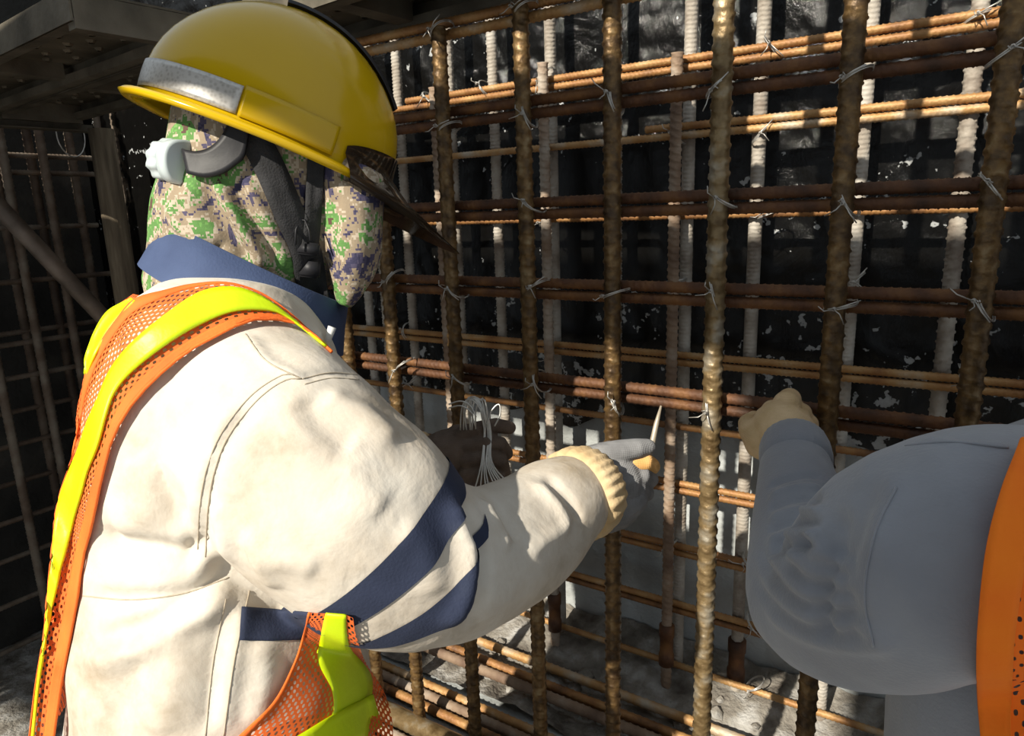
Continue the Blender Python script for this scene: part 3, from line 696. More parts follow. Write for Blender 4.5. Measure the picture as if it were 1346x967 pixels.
ARM_AXIS = [Vector(q[:3]) for q in spline([list(p) for p in arm_pts(RARM)[0]], 60)]
def band(name, e_up, e_lo, mat, parent, lift=0.0016):
    """strip of cloth sewn on: the sleeve surface between two planes fitted to its edges"""
    def plane(e):
        P = np.array([list(hit(b0, *p)[0]) for p in spline(e, 12) if hit(b0, *p)[0] is not None])
        c = P.mean(0); i = min(range(2, 58), key=lambda k: (ARM_AXIS[k] - Vector(c)).length)
        ax = (ARM_AXIS[i + 2] - ARM_AXIS[i - 2]).normalized()
        d = P[-1] - P[0]; d /= np.linalg.norm(d)
        _, _, vt = np.linalg.svd(P - c); n = Vector(vt[2])
        if n.dot(ax) < 0: n = -n
        n = (n * 0.5 + (ax - Vector(d) * ax.dot(Vector(d))).normalized() * 0.5); n = (n - Vector(d) * n.dot(Vector(d))).normalized()
        return Vector(c), n
    c1, n1 = plane(e_up); c2, n2 = plane(e_lo)
    bm = bmesh.new(); bm.from_mesh(jm)
    geom = bm.verts[:] + bm.edges[:] + bm.faces[:]
    bmesh.ops.bisect_plane(bm, geom=geom, plane_co=c1, plane_no=n1, clear_inner=True)
    geom = bm.verts[:] + bm.edges[:] + bm.faces[:]
    bmesh.ops.bisect_plane(bm, geom=geom, plane_co=c2, plane_no=n2, clear_outer=True)
    mid = hit(jb_bvh, *[(a + b) / 2 for a, b in zip(e_up[len(e_up) // 2], e_lo[len(e_lo) // 2])])[0]
    bm.faces.ensure_lookup_table()
    seed = min(bm.faces, key=lambda f: (f.calc_center_median() - mid).length)
    cen = c1.lerp(c2, 0.5)
    keep = {seed}; st = [seed]
    while st:
        f = st.pop()
        for e in f.edges:
            for g in e.link_faces:
                if g not in keep and min((q - g.calc_center_median()).length for q in ARM_AXIS[14:50]) < 0.122: keep.add(g); st.append(g)
    bmesh.ops.delete(bm, geom=[f for f in bm.faces if f not in keep], context='FACES')
    bm.normal_update()
    for v in bm.verts: v.co += v.normal * lift
    me = bpy.data.meshes.new(name); bm.to_mesh(me); bm.free()
    return child(name, me, mat, parent)
band('arm_band', [(400, 807), (436, 792), (486, 753), (533, 706), (565, 659)], [(454, 821), (518, 796), (565, 749), (590, 703), (608, 655)], NAVY, jacket)['label'] = 'navy arm band above the elbow'
band('arm_band', [(513, 830), (561, 807), (601, 760), (626, 720)], [(554, 836), (594, 825), (622, 796), (638, 753)], NAVY, jacket)['label'] = 'navy arm band at the elbow'
g = drape_grid(jb_bvh, [[(318, 797), (316, 820), (315, 841)], [(362, 800), (360, 822), (358, 842)], [(412, 806), (408, 825), (402, 840)]], 10, [6, 6], 0.002, 0.62, 2)
solid(child('torso_band', grid_mesh(g, 'torso_band'), NAVY, jacket), 0.0015)
for pl in ([(397, 498), (374, 500), (339, 525), (303, 569), (284, 612), (274, 663), (270, 732)], [(385, 492), (368, 494), (330, 520), (293, 566), (273, 612), (263, 663), (260, 722)], [(323, 439), (350, 474), (397, 498)], [(397, 498), (433, 490), (470, 492)], [(400, 505), (435, 497), (472, 499)],
           [(328, 776), (308, 869), (294, 967)], [(297, 787), (280, 872), (270, 967)], [(109, 783), (171, 788), (239, 780), (301, 759)]):
    seam_tube('seam', jb_bvh, pl, jacket, SEAM, 0.0007, lift=0.0001)

# cuff gathered round the right wrist, ribbed
def cuff(name, pa, pb, ra, rb, mat, parent, ribs=22, wob=0.09, n=88):
    pa, pb = Vector(pa), Vector(pb); t = (pb - pa).normalized(); u = t.orthogonal().normalized(); s_ = t.cross(u); rings = []
    for i, (k, f) in enumerate([(0, 0.9), (0.06, 1.0), (0.3, 1.04), (0.6, 1.05), (0.9, 1.0), (1.0, 0.93), (0.96, 0.8), (0.7, 0.78)]):
        r = (ra + (rb - ra) * k) * f
        rings.append([pa + (pb - pa) * k + (u * math.cos(a) + s_ * math.sin(a)) * r * (1 + wob * 0.5 * math.sin(a * ribs + 2.1 * math.sin(a * 3)) * (1 if 0 < i < 6 else 0)) for a in [2 * PI * q / n for q in range(n)]])
    return child(name, MB().loft(rings, cap=False).mesh(name), mat, parent)
cuff('cuff', U(752, 654, .868), U(781, 637, .902), .0590, .0530, CUFF, jacket, 26, 0.055, 130)
cuff('cuff', U(548, 612, 1.085), U(572, 606, 1.085), .052, .045, CUFF, jacket)

# collar
def band_ring(c, a1, a2, r1, r2, h, up, flare=0.0, n=48):
    rings = []
    for k, f in ((0, 1 + flare), (0.5, 1.0), (1.0, 0.96), (1.0, 0.90), (0.4, 0.92)):
        rings.append(ellipse(c + up * h * k, a1, a2, r1 * f, r2 * f, n))
    return MB().loft(rings, cap=False).mesh()
cdir = (fw * 0.86 - UPV * 0.50).normalized(); cup = (UPV * 0.93 + fw * 0.36).normalized()
collar = child('collar', band_ring(U(324, 408, .83), cdir, rt, .118, .110, .060, cup, 0.06), NAVYC, jacket); collar['label'] = 'navy stand collar'
zp = U(430, 440, .735)
child('zipper_pull', MB().tube([zp + Vector((0, 0, -0.006)), zp + fw * 0.006 + UPV * 0.008], [0.0035, 0.0045], 8).mesh(), WHITEP, jacket)

# trousers and boots
hip2 = U(284, 1090, .815)
tb = MB(); tb.loft([ellipse(hip2 + UPV * dz, fw, rt, a, b, 32, 2.3) for dz, a, b in ((0.13, .15, .17), (0.0, .155, .178), (-0.10, .150, .175))])
feet = []
for s_ in (-1, 1):
    base = Vector((hip2.x, hip2.y, 0)) + rt * (0.10 * s_) + fw * (0.03 if s_ > 0 else 0.09)
    pts = [hip2 + rt * (.085 * s_) - UPV * 0.02, hip2 + rt * (.09 * s_) - UPV * 0.14, base + UPV * 0.46 + fw * 0.05, base + UPV * 0.25 - fw * 0.01, base + UPV * 0.10 - fw * 0.02]
    tb.tube(pts, [.105, .10, .075, .07, .062], 24); feet.append(base)
child('trousers', remesh(tb.mesh(), 0.008, 5), DARKTR, worker)
def boot(base, f, s_, root):
    b = MB(); up = UPV
    rings = []
    for k, w_, h_ in ((-0.09, .028, .05), (-0.075, .040, .085), (-0.02, .042, .10), (0.05, .044, .075), (0.11, .048, .06), (0.155, .044, .05), (0.178, .026, .035)):
        c = base + f * k + up * (h_ / 2 + 0.002); rings.append(ellipse(c, s_, up, w_, h_ / 2, 20, 2.8))
    b.loft(rings); b.tube([base - f * 0.02 + up * 0.06, base - f * 0.02 + up * 0.20], [.052, .060], 20)
    child('boot', remesh(b.mesh(), 0.006, 4), BOOT, root)
for b_ in feet: boot(b_, fw, rt, worker)

# head frame (tilted forward, a little towards the hands)
hpitch = math.radians(23)
hf = (fw * math.cos(hpitch) - UPV * math.sin(hpitch)).normalized()
hr = rt.copy(); hu = (hr.cross(hf)).normalized()
if hu.z < 0: hu = -hu
HC = U(357, 196, .80)                         # middle of the helmet's rim plane
def HL(x, y, z): return HC + hf * x + hr * y + hu * z    # x forward, y to the right (towards the camera), z up

# body under the clothes: torso, head, arms and legs in one continuous surface
bb = MB(); bb.loft(torso_rings(0.80))
for A_ in (RARM, LARM):
    P_, R_ = arm_pts(A_); bb.tube(P_, [r * 0.62 for r in R_], 16)
bb.tube([U(303, 400, .84), U(318, 350, .835), HL(-0.03, 0, -0.07)], [.06, .055, .055], 18)
bb.loft([ellipse(HL(x, 0, z), hf, hr, a, b, 24) for x, z, a, b in ((-0.0, -0.125, .05, .045), (0.01, -0.10, .078, .060), (0.0, -0.04, .090, .070), (-0.005, 0.02, .092, .074), (-0.01, 0.07, .07, .058), (-0.01, 0.09, .035, .03))])
bb.loft([ellipse(HL(x, 0, z), hf, hr, a, b, 10) for x, z, a, b in ((.085, -.075, .016, .014), (.088, -.055, .018, .014), (.082, -.02, .012, .010))])
bb.loft([ellipse(hip2 + UPV * dz, fw, rt, .13, .155, 24) for dz in (0.15, -0.08)])
for s_, b_ in zip((-1, 1), feet):
    bb.tube([hip2 + rt * (.085 * s_) - UPV * 0.02, b_ + UPV * 0.46 + fw * 0.05, b_ + UPV * 0.06 - fw * 0.02], [.08, .052, .038], 14)
child('body', remesh(bb.mesh(), 0.010, 4), SKIN, worker)

# camouflage hood over head, neck and face
hb = MB()
hb.loft([ellipse(HL(x, 0, z), hf, hr, a, b, 36) for x, z, a, b in ((-0.01, .085, .06, .05), (-0.008, .05, .098, .082), (-0.006, 0.0, .104, .086), (0.002, -0.05, .106, .084), (0.004, -0.085, .098, .078), (0.000, -0.11, .085, .07))])
NK = [(368, 232, .80, .100, .082), (345, 268, .805, .112, .084), (332, 305, .815, .112, .086), (318, 345, .83, .104, .088), (306, 390, .84, .100, .086), (302, 420, .84, .09, .08)]
cs = [U(x, y, d) for x, y, d, a, b in NK]
rings = []
for i, c in enumerate(cs):
    t = (cs[min(i + 1, 5)] - cs[max(i - 1, 0)]).normalized(); a1 = (fw - t * fw.dot(t)).normalized(); a2 = t.cross(a1).normalized()
    rings.append(ellipse(c, a1, a2, NK[i][3], NK[i][4], 32))
hb.loft(rings)
# face mask part hanging below the chin
hb.loft([ellipse(U(x, y, d), hf, hr, a, b, 20, 2.4) for x, y, d, a, b in ((455, 215, .80, .045, .065), (458, 270, .805, .040, .062), (461, 320, .81, .036, .055), (459, 355, .81, .028, .045), (455, 385, .81, .016, .030), (452, 402, .81, .008, .016))])
hm = remesh(hb.mesh(), 0.0038, 6); hbv = bvh_of(hm)
folds(hm, hbv, [([(262, 232), (290, 290), (335, 350)], -0.008, 0.008), ([(280, 230), (312, 290), (355, 360)], 0.007, 0.008), ([(300, 228), (330, 285), (370, 350)], -0.007, 0.007), ([(318, 225), (345, 280), (385, 355)], 0.006, 0.008),
                ([(245, 240), (255, 290), (290, 330)], 0.006, 0.010), ([(218, 268), (240, 300), (275, 325)], 0.005, 0.008), ([(228, 262), (262, 300), (300, 335)], -0.006, 0.007),
                ([(440, 250), (438, 310), (440, 370)], -0.004, 0.008), ([(470, 250), (475, 310), (465, 370)], 0.003, 0.010)])
lumps(hm, 22, 0.002)
hood = child('hood', hm, CAMO, worker); hood['label'] = 'camouflage cloth hood covering head, neck and face'

# helmet
helmet = bpy.data.objects.new('helmet', None); COL.objects.link(helmet); helmet.parent = worker; helmet['label'] = 'yellow hard hat with silver tape'
def ch_h(name, me, mat, smooth=True):
    o = link(name, me, mat, None, smooth); o.parent = helmet; o.matrix_parent_inverse = Matrix.Translation(-worker.location); return o
HA, HB_, HH = 0.138, 0.113, 0.152
def shell_pt(th, v, off=0.0):
    """th: 0 front, pi/2 right side; v: 0 rim .. 1 crown"""
    prof = math.sqrt(max(0.0, 1 - v ** 2.3)); bulge = 1 + 0.03 * math.sin(PI * min(1, v * 1.2))
    ca, sa = math.cos(th), math.sin(th)
    rx = (HA + off) * (1.02 if ca > 0 else 1.0); ry = HB_ + off
    x = rx * prof * bulge * ca; y = ry * prof * bulge * sa
    z = HH * v + off * v
    ridge = 0.004 * math.exp(-(y / 0.022) ** 2) * v
    return HL(x - 0.004, y, z + ridge)
NT = 72
vs = [0, .03, .08, .16, .24, .32, .42, .52, .62, .72, .80, .87, .93, .97, .99, 1.0]
rings = []
def rim_pt(th, out, dz):
    ca, sa = math.cos(th), math.sin(th)
    peak = max(0, ca) ** 2 * 0.020; back = max(0, -ca) ** 2 * 0.006
    f = out * (1 + 0.0)
    return HL(HA * ca * (1 + f / HA) + (peak if ca > 0 else -back) * (out / 0.013) - 0.004, (HB_ + f) * sa, dz - 0.004 * (out / 0.013) * max(0, ca))
th_ = [2 * PI * k / NT for k in range(NT)]
outer = [[rim_pt(t, -0.004, -0.004) for t in th_], [rim_pt(t, 0.010, -0.006) for t in th_], [rim_pt(t, 0.013, -0.002) for t in th_], [rim_pt(t, 0.010, 0.002) for t in th_], [rim_pt(t, 0.002, 0.004) for t in th_]]
outer += [[shell_pt(t, v) for t in th_] for v in vs[1:]]
inner = [[shell_pt(t, v, -0.004) for t in th_] for v in reversed(vs[:-2])]
mb = MB(); mb.loft(inner + outer, cap=False)
ch_h('shell', mb.mesh(), HELM)
def shell_patch(t0, t1, v0, v1, off, n=28, m=6):
    return grid_mesh([[shell_pt(t0 + (t1 - t0) * i / n, v0 + (v1 - v0) * j / m, off) for j in range(m + 1)] for i in range(n + 1)], 'patch')
tp = solid(ch_h('reflective_tape', shell_patch(PI * 0.585, PI * 1.1, 0.05, 0.235, 0.0014), TAPE), 0.0012)
solid(ch_h('recessed_panel', shell_patch(PI * 0.36, PI * 0.58, 0.045, 0.245, 0.0018), HELM), 0.0015)
# black crest strip over the crown
n_ = 30; cr = []
for i in range(n_ + 1):
    a = math.radians(100 - 62 * i / n_)          # from just behind the crown towards the front
    v = math.sin(a) if a < PI / 2 else math.sin(a)
    th0 = 0.0 if a < PI / 2 else PI
    p = shell_pt(th0, v, 0.002); nrm_ = (p - HC).normalized()
    cr.append([p - hr * 0.012, p - hr * 0.010 + nrm_ * 0.004, p + hr * 0.010 + nrm_ * 0.004, p + hr * 0.012])
ch_h('crest_strip', grid_mesh(cr, 'crest'), BLACKP)
# dark glossy peak wrapped round the front
pk = []
for i in range(33):
    t = -PI * 0.33 + PI * 0.66 * i / 32; f = math.cos(t * 1.45); f = max(0.0, f)
    pk.append([shell_pt(t, 0.26 * (0.25 + 0.75 * f ** .3), 0.0022), shell_pt(t, 0.10, 0.003), rim_pt(t, 0.014, 0.001), rim_pt(t, 0.016 + 0.030 * f, -0.008 - 0.014 * f), rim_pt(t, 0.014, -0.011), rim_pt(t, 0.0, -0.010)])
ch_h('front_peak', grid_mesh(pk, 'peak'), VISOR)
# seam edge line on the right half front
# nape strap and ratchet knob
def px_plate(curve_top, curve_bot, d0, d1, n=20, thick=0.003):
    T = spline(curve_top, n); B2 = spline(curve_bot, n); rows = []
    for i in range(n):
        k = i / (n - 1); d = d0 + (d1 - d0) * k
        rows.append([U(*(T[i] + (B2[i] - T[i]) * j / 4), d - 0.004 * math.sin(PI * j / 4)) for j in range(5)])
    return grid_mesh(rows, 'plate')
NS = drape_grid(hbv, [[(240, 196), (258, 199), (276, 194), (291, 180), (300, 162), (305, 140)], [(243, 212), (264, 216), (284, 212), (302, 200), (312, 184), (318, 144)], [(246, 228), (270, 233), (292, 228), (310, 216), (322, 202), (330, 150)]], 24, [3, 3], 0.010, .715, 6)
solid(ch_h('nape_strap', grid_mesh(NS, 'strap'), BLACKP), 0.004)
kc = U(234, 213, .725); kd = (U(208, 211, .745) - kc).normalized(); ku = kd.orthogonal().normalized(); ks = kd.cross(ku)
def gear(c, ax, r, h, lobes, amp, n=64):
    u_ = ax.orthogonal().normalized(); s2 = ax.cross(u_); rings = []
    for k, f in ((0, .88), (0.08, 1), (0.92, 1), (1, .90)):
        rings.append([c + ax * h * k + (u_ * math.cos(a) + s2 * math.sin(a)) * r * f * (1 + amp * math.cos(lobes * a)) for a in [2 * PI * q / n for q in range(n)]])
    return MB().loft(rings).mesh()
ch_h('ratchet_knob', gear(kc + kd * 0.004, kd, 0.0225, 0.019, 11, 0.05), KNOBM)
ch_h('knob_housing', gear(kc - kd * 0.014, kd, 0.0235, 0.017, 4, 0.03), KNOBM)
# webbing straps hugging the hood
def ribbon(bv, pl, wpx, lift, n=26, ends=None):
    C = spline(pl, n); rows = []; last = .72
    for i, c in enumerate(C):
        t = C[min(i + 1, n - 1)] - C[max(i - 1, 0)]; t = t / np.linalg.norm(t); nn_ = np.array([-t[1], t[0]])
        row = []
        for j in (-1, -.33, .33, 1):
            q = c + nn_ * wpx / 2 * j; h, d = hit(bv, *q)
            if d is None or d > last + 0.06: d = last
            row.append((q, d))
        last = np.mean([d for _, d in row]); rows.append(row)
    D = np.array([[d for _, d in r] for r in rows])
    for _ in range(6):
        E_ = np.pad(D, 1, mode='edge'); D = np.minimum(D, (E_[:-2, 1:-1] + E_[2:, 1:-1] + E_[1:-1, 1:-1]) / 3)
    return grid_mesh([[U(q[0], q[1], D[i, j] - lift) for j, (q, _) in enumerate(r)] for i, r in enumerate(rows)], 'ribbon')
solid(ch_h('chin_strap', ribbon(hbv, [(322, 160), (352, 215), (380, 280), (402, 330), (412, 395)], 40, 0.003), STRAP), 0.002)
solid(ch_h('chin_strap', ribbon(hbv, [(416, 190), (414, 240), (410, 300), (406, 330)], 22, 0.003), STRAP), 0.002)
def buckle(px, py, w_, h_, lift):
    h, d = hit(hbv, px, py); d = (d or .74) - lift; c = U(px, py, d)
    bm = bmesh.new(); bmesh.ops.create_cube(bm, size=1.0)
    S = Matrix.Diagonal((w_, h_, 0.008, 1)); Mx = Matrix((RIGHT, -DOWN, -FWD)).transposed().to_4x4()
    bmesh.ops.transform(bm, matrix=Matrix.Translation(c) @ Mx @ Matrix.Rotation(-0.12, 4, 'Z') @ S, verts=bm.verts)
    bmesh.ops.bevel(bm, geom=bm.edges[:], offset=0.0022, segments=2, affect='EDGES')
    me = bpy.data.meshes.new('buckle'); bm.to_mesh(me); bm.free(); ch_h('buckle', me, BLACKP)
buckle(405, 327, 0.026, 0.014, 0.008); buckle(407, 352, 0.024, 0.022, 0.007); buckle(412, 392, 0.032, 0.024, 0.008)
h_, d_ = hit(hbv, 399, 300); d_ = (d_ or .74) - 0.008
ch_h('wire_loop', MB().tube([U(x, y, d_) for x, y in ((388, 322), (389, 302), (394, 289), (401, 289), (406, 302), (408, 316))], 0.0012, 6).mesh(), BLACKP)

# ---- safety vest draped over jacket: one grid cut into binding, net and tape strips
E0 = [(434, 459), (391, 419), (347, 386), (300, 371), (253, 373), (217, 381), (176, 393), (152, 421), (134, 446), (119, 475), (110, 502), (105, 540), (98, 580), (90, 615), (78, 650), (71, 684), (68, 718), (64, 759), (60, 797), (57, 836), (46, 900), (38, 967), (28, 1060)]
E1 = [(430, 452), (384, 417), (347, 390), (308, 377), (264, 384), (217, 415), (174, 451), (148, 484), (130, 524), (116, 556), (105, 589), (92, 620), (81, 650), (74, 684), (71, 718), (67, 759), (63, 797), (60, 836), (50, 900), (43, 967), (33, 1060)]
E2 = [(430, 455), (376, 415), (344, 407), (304, 410), (261, 428), (217, 455), (174, 489), (152, 516), (141, 545), (130, 585), (116, 620), (108, 650), (99, 681), (91, 715), (82, 749), (73, 787), (63, 836), (53, 900), (46, 967), (36, 1060)]
E3 = [(436, 462), (398, 428), (362, 419), (326, 421), (286, 440), (246, 462), (203, 498), (170, 535), (148, 574), (137, 612), (128, 650), (120, 691), (108, 735), (101, 787), (91, 841), (80, 899), (70, 967), (58, 1060)]
def lerp_curve(a, b, k, n=24): return [x + (y - x) * k for x, y in zip(spline(a, n), spline(b, n))]
E0b, E2b = lerp_curve(E0, E1, 0.30), lerp_curve(E2, E3, 0.52)
G = drape_grid(jb_bvh, [E0, E0b, E1, E2, E2b, E3], 90, [2, 4, 5, 4, 4], 0.010, 0.84, 8)
vest = bpy.data.objects.new('safety_vest', None); COL.objects.link(vest); vest.parent = worker; vest['label'] = 'orange net safety vest with yellow tape'
def ch_v(name, me, mat, th=0.0014):
    o = link(name, me, mat); o.parent = vest; o.matrix_parent_inverse = Matrix.Translation(-worker.location)
    if th: solid(o, th)
    return o
ch_v('binding', grid_mesh(G, 'b', c0=0, c1=2), ORAB); ch_v('net_panel', grid_mesh(G, 'n', c0=2, c1=6), NET, 0); yt = ch_v('yellow_tape', grid_mesh([[p + (ORIGIN - p).normalized() * 0.004 - fw * 0.001 for p in r_] for r_ in G], 'y', c0=6, c1=11), YEL, 0.0022)
ch_v('net_panel', grid_mesh(G, 'n', c0=11, c1=15), NET, 0); ch_v('binding', grid_mesh(G, 'b', c0=15, c1=19), ORAB, 0.002)
# hidden back of the vest, turning away round the spine
BK = []
for i in range(26, 84, 2):
    p = G[i][0] + fw * 0.008 - rt * 0.006; row = [p]
    for k in range(1, 9):
        q = p - rt * (0.042 * k) - fw * (0.05 * math.sin(PI * k / 9))
        lo_, nn_, _, _ = jb_bvh.find_nearest(q)
        row.append(lo_ + nn_ * 0.005)
    BK.append(row)
ch_v('net_panel', grid_mesh(BK, 'n'), NET, 0)
# far shoulder strap
FS = drape_grid(jb_bvh, [[(172, 391), (141, 409), (122, 440), (112, 469), (111, 490)], [(178, 395), (155, 419), (136, 446), (121, 475), (114, 494)]], 20, [4], 0.016, .86, 3)
ch_v('yellow_tape', grid_mesh(FS, 'f'), YEL, 0.002)
# front panel showing under the arm
F0 = [(405, 805), (398, 835), (386, 872), (359, 923), (314, 967), (262, 1020)]
F1 = [(428, 806), (422, 835), (418, 868), (436, 907), (438, 940), (430, 1000)]
F2 = [(455, 808), (456, 830), (461, 852), (486, 885), (488, 918), (480, 990)]
F3 = [(464, 812), (468, 835), (481, 871), (504, 907), (516, 950), (515, 1010)]
GF = drape_grid(jb_bvh, [F0, lerp_curve(F0, F1, .12), F1, F2, F3], 40, [2, 8, 6, 4], 0.010, .66, 6)
ch_v('binding', grid_mesh(GF, 'b', c0=0, c1=2), ORAB); ch_v('net_panel', grid_mesh(GF, 'n', c0=2, c1=10), NET, 0); ch_v('yellow_tape', grid_mesh(GF, 'y', c0=10, c1=16), YEL, 0.002); ch_v('net_panel', grid_mesh(GF, 'n', c0=16, c1=20), NET, 0)
W0 = [(378, 975), (400, 962), (440, 938), (490, 912)]; W1 = [(378, 1040), (404, 1010), (445, 985), (502, 955)]
GW = drape_grid(jb_bvh, [W0, W1], 16, [6], 0.014, .66, 4)
ch_v('yellow_tape', grid_mesh(GW, 'w'), YEL, 0.002)
bnd = MB().tube([Vector(p) for p in [U(x, y, .66) for x, y in ((300, 300),)]] * 2 if False else [G[i][19] for i in range(0, 90, 3)], 0.0016, 6)
ch_v('hem_cord', bnd.mesh(), ORAB, 0)

# ---- gloves
def glove(name, chains, mat, root, vox=0.0026, sm=4):
    mb = MB()
    for pts, rad in chains: mb.tube([U(*p) for p in pts], rad, 14, round_ends=True)
    me = remesh(mb.mesh(), vox, sm)
    return child(name, me, mat, root)
rg = glove('glove', [
    ([(764, 648, .90), (788, 638, .918), (812, 630, .935)], [.038, .043, .042]), ([(780, 612, .915), (805, 606, .925), (834, 608, .94)], [.028, .028, .022]),
    ([(782, 666, .91), (808, 662, .922), (826, 654, .93)], [.033, .033, .028]), ([(796, 680, .92), (818, 672, .93)], [.022, .022]),
    # thumb along the top
    ([(790, 598, .91), (818, 592, .91), (838, 589, .913), (852, 587, .92)], [.017, .0150, .0135, .011]),
    # fingers closing round the tool, index to little
    ([(822, 608, .922), (846, 606, .922), (857, 613, .94), (848, 618, .965), (832, 616, .975)], [.0128, .0125, .0115, .0105, .009]),
    ([(822, 626, .918), (845, 624, .920), (855, 630, .94), (845, 635, .965), (828, 632, .975)], [.0128, .0125, .0115, .0105, .009]),
    ([(818, 644, .918), (840, 642, .920), (850, 648, .94), (839, 652, .965), (824, 648, .975)], [.0125, .012, .011, .010, .0085]),
    ([(810, 662, .920), (831, 659, .922), (840, 664, .94), (831, 667, .963), (818, 662, .972)], [.0118, .011, .010, .009, .008])], GLOVEG, worker, 0.0022, 2)
rg['label'] = 'grey knitted glove on the right hand'
fi = glove('finger_cover', [([(832, 607, .920), (847, 606, .920), (857, 613, .938)], [.0128, .0132, .0120])], GLOVEO, worker); fi['label'] = 'worn orange index fingertip of the grey glove'
lg = glove('glove', [
    ([(566, 608, 1.085), (590, 598, 1.07), (608, 592, 1.065)], [.040, .042, .038]), ([(580, 630, 1.08), (600, 622, 1.07)], [.036, .034]), ([(600, 576, 1.07), (616, 573, 1.065)], [.022, .020]),
    ([(606, 572, 1.05), (630, 564, 1.04), (652, 559, 1.045), (670, 562, 1.06)], [.0145, .0130, .0120, .0105]),
    ([(616, 588, 1.04), (640, 581, 1.03), (658, 583, 1.035), (666, 596, 1.055)], [.0140, .0120, .0115, .0105]),
    ([(616, 606, 1.035), (642, 601, 1.025), (659, 606, 1.03), (663, 621, 1.05)], [.0140, .0120, .0115, .0105]),
    ([(614, 624, 1.035), (639, 621, 1.025), (655, 627, 1.03), (656, 642, 1.05)], [.0140, .0118, .0112, .010]),
    ([(606, 638, 1.04), (630, 639, 1.03), (644, 646, 1.035), (642, 658, 1.05)], [.0130, .0110, .0105, .009])], GLOVEB, worker, 0.0024, 2)
lg['label'] = 'dark brown knitted glove on the left hand'

# tool and wires held in the hands
tl = MB().tube([U(838, 640, .958), U(848, 612, .957), U(857, 584, .957), U(863, 556, .957), U(869, 533, .957)], [.0042, .0042, .0042, .0036, .0014], 10)
ht = link('tying_hook', tl.mesh(), simple('hook_steel', [(0.3, (.30, .25, .19)), (.7, (.55, .48, .38))], 40, .45, .3, .1)); tag(ht, 'slim steel tying hook sticking out of the grey glove', 'hook tool')
bw = empty('wire_bundle', U(640, 620, 1.03), 'bundle of bright tie wires held in the dark brown glove', 'wire bundle')
def wchild(pts, r=0.0012): 
    child('wire', MB().tube([Vector(p) for p in spline([list(U(*q)) for q in pts], 26)], r, 5).mesh('wire'), WIREB, bw)
for k in range(9):
    j = lambda: random.uniform(-2.5, 2.5); o_ = k * 2.6
    wchild([(606 + o_ + j(), 565, 1.03), (605 + o_ * .9 + j(), 540 + j(), 1.022), (614 + o_ * .7 + j(), 524 + j(), 1.02), (626 + o_ * .5 + j(), 526 + j(), 1.02), (634 + o_ * .4 + j(), 546, 1.022), (638 + o_ * .4 + j(), 570, 1.025), (632 + o_ * .8, 612, 1.01), (622 + o_ * 3.2 + j(), 655 + j(), .995)])
wchild([(640, 560, 1.02), (646, 540, 1.02), (656, 531, 1.02), (657, 545, 1.02), (650, 560, 1.02)])
wchild([(590, 536, 1.03), (604, 533, 1.02), (614, 537, 1.02), (622, 545, 1.02)]); wchild([(590, 531, 1.03), (606, 527, 1.02), (618, 533, 1.02), (626, 548, 1.02)])

# ================================================================== the worker in grey
gfw, grt = facing(62)
gh = U(1480, 1180, .56)
grey = empty('person', (gh.x, gh.y, 0), 'person in grey long-sleeved shirt and orange vest gripping a crossbar', 'person')
GT = [(1640, 640, .53, .06, .07), (1600, 672, .53, .09, .12), (1550, 720, .53, .12, .155), (1510, 800, .535, .130, .165), (1485, 900, .54, .138, .165), (1480, 1040, .55, .145, .17), (1480, 1180, .56, .15, .175)]
def gt_rings(k=1.0):
    cs = [U(x, y, d) for x, y, d, a, b in GT]; out = []
    for i, c in enumerate(cs):
        t = (cs[min(i + 1, len(cs) - 1)] - cs[max(i - 1, 0)]).normalized(); a1 = (gfw - t * gfw.dot(t)).normalized(); a2 = t.cross(a1).normalized()
        out.append(ellipse(c, a1, a2, GT[i][3] * k, GT[i][4] * k, 36, 2.2))
    return out
GA = [(1500, 735, .525, .080), (1420, 720, .505, .084), (1340, 716, .485, .083), (1270, 722, .475, .083), (1205, 738, .49, .080), (1152, 774, .535, .076), (1100, 796, .58, .064), (1068, 784, .615, .058), (1060, 730, .65, .052), (1053, 680, .69, .047), (1048, 635, .735, .041), (1046, 600, .77, .035)]
GAR = [(1680, 740, .56, .08), (1690, 810, .62, .075), (1660, 830, .72, .06), (1580, 770, .80, .045)]
gb = MB(); gb.loft(gt_rings())
for A_, n_ in ((GA, 40), (GAR, 20)):
    P_, R_ = arm_pts(A_); sp = spline([list(p) + [r] for p, r in zip(P_, R_)], n_); gb.tube([Vector(s_[:3]) for s_ in sp], [s_[3] for s_ in sp], 28)
gm = remesh(gb.mesh(), 0.0032, 10); gbv = bvh_of(gm)
fl_ = []
for k in range(8):
    y = 628 + k * 15; fl_.append(([(1006 + k * 0.6, y + 12), (1030, y + 1), (1060, y - 4), (1084 - k, y + 2)], 0.0042 * (1 if k % 2 else -1), 0.0048))
for k in range(10):                           # creases fanning round the bent elbow
    r_ = 42 + 13 * k; a0 = 178 if r_ < 110 else 178 - (r_ - 110) * 0.75; a1 = 80 - 2 * k + 6 * (k % 3)
    fl_.append(([(1118 + r_ * math.cos(math.radians(a)), 690 + r_ * math.sin(math.radians(a))) for a in np.linspace(a0, a1, 6)], 0.0032 * (1 if k % 2 else -1), 0.0060))
fl_ += [([(1190, 600), (1155, 670), (1138, 770), (1152, 870)], 0.005, 0.012), ([(1160, 620), (1128, 690), (1112, 770), (1125, 850)], -0.007, 0.012), ([(1205, 572), (1260, 585), (1330, 590)], 0.002, 0.004), ([(1102, 655), (1092, 715), (1076, 780), (1084, 850)], -0.010, 0.009)]
folds(gm, gbv, fl_); lumps(gm, 12, 0.003, 9)
shirt = child('shirt', gm, SHIRT, grey); shirt['label'] = 'dark grey long-sleeved jersey'
gbv = bvh_of(gm)
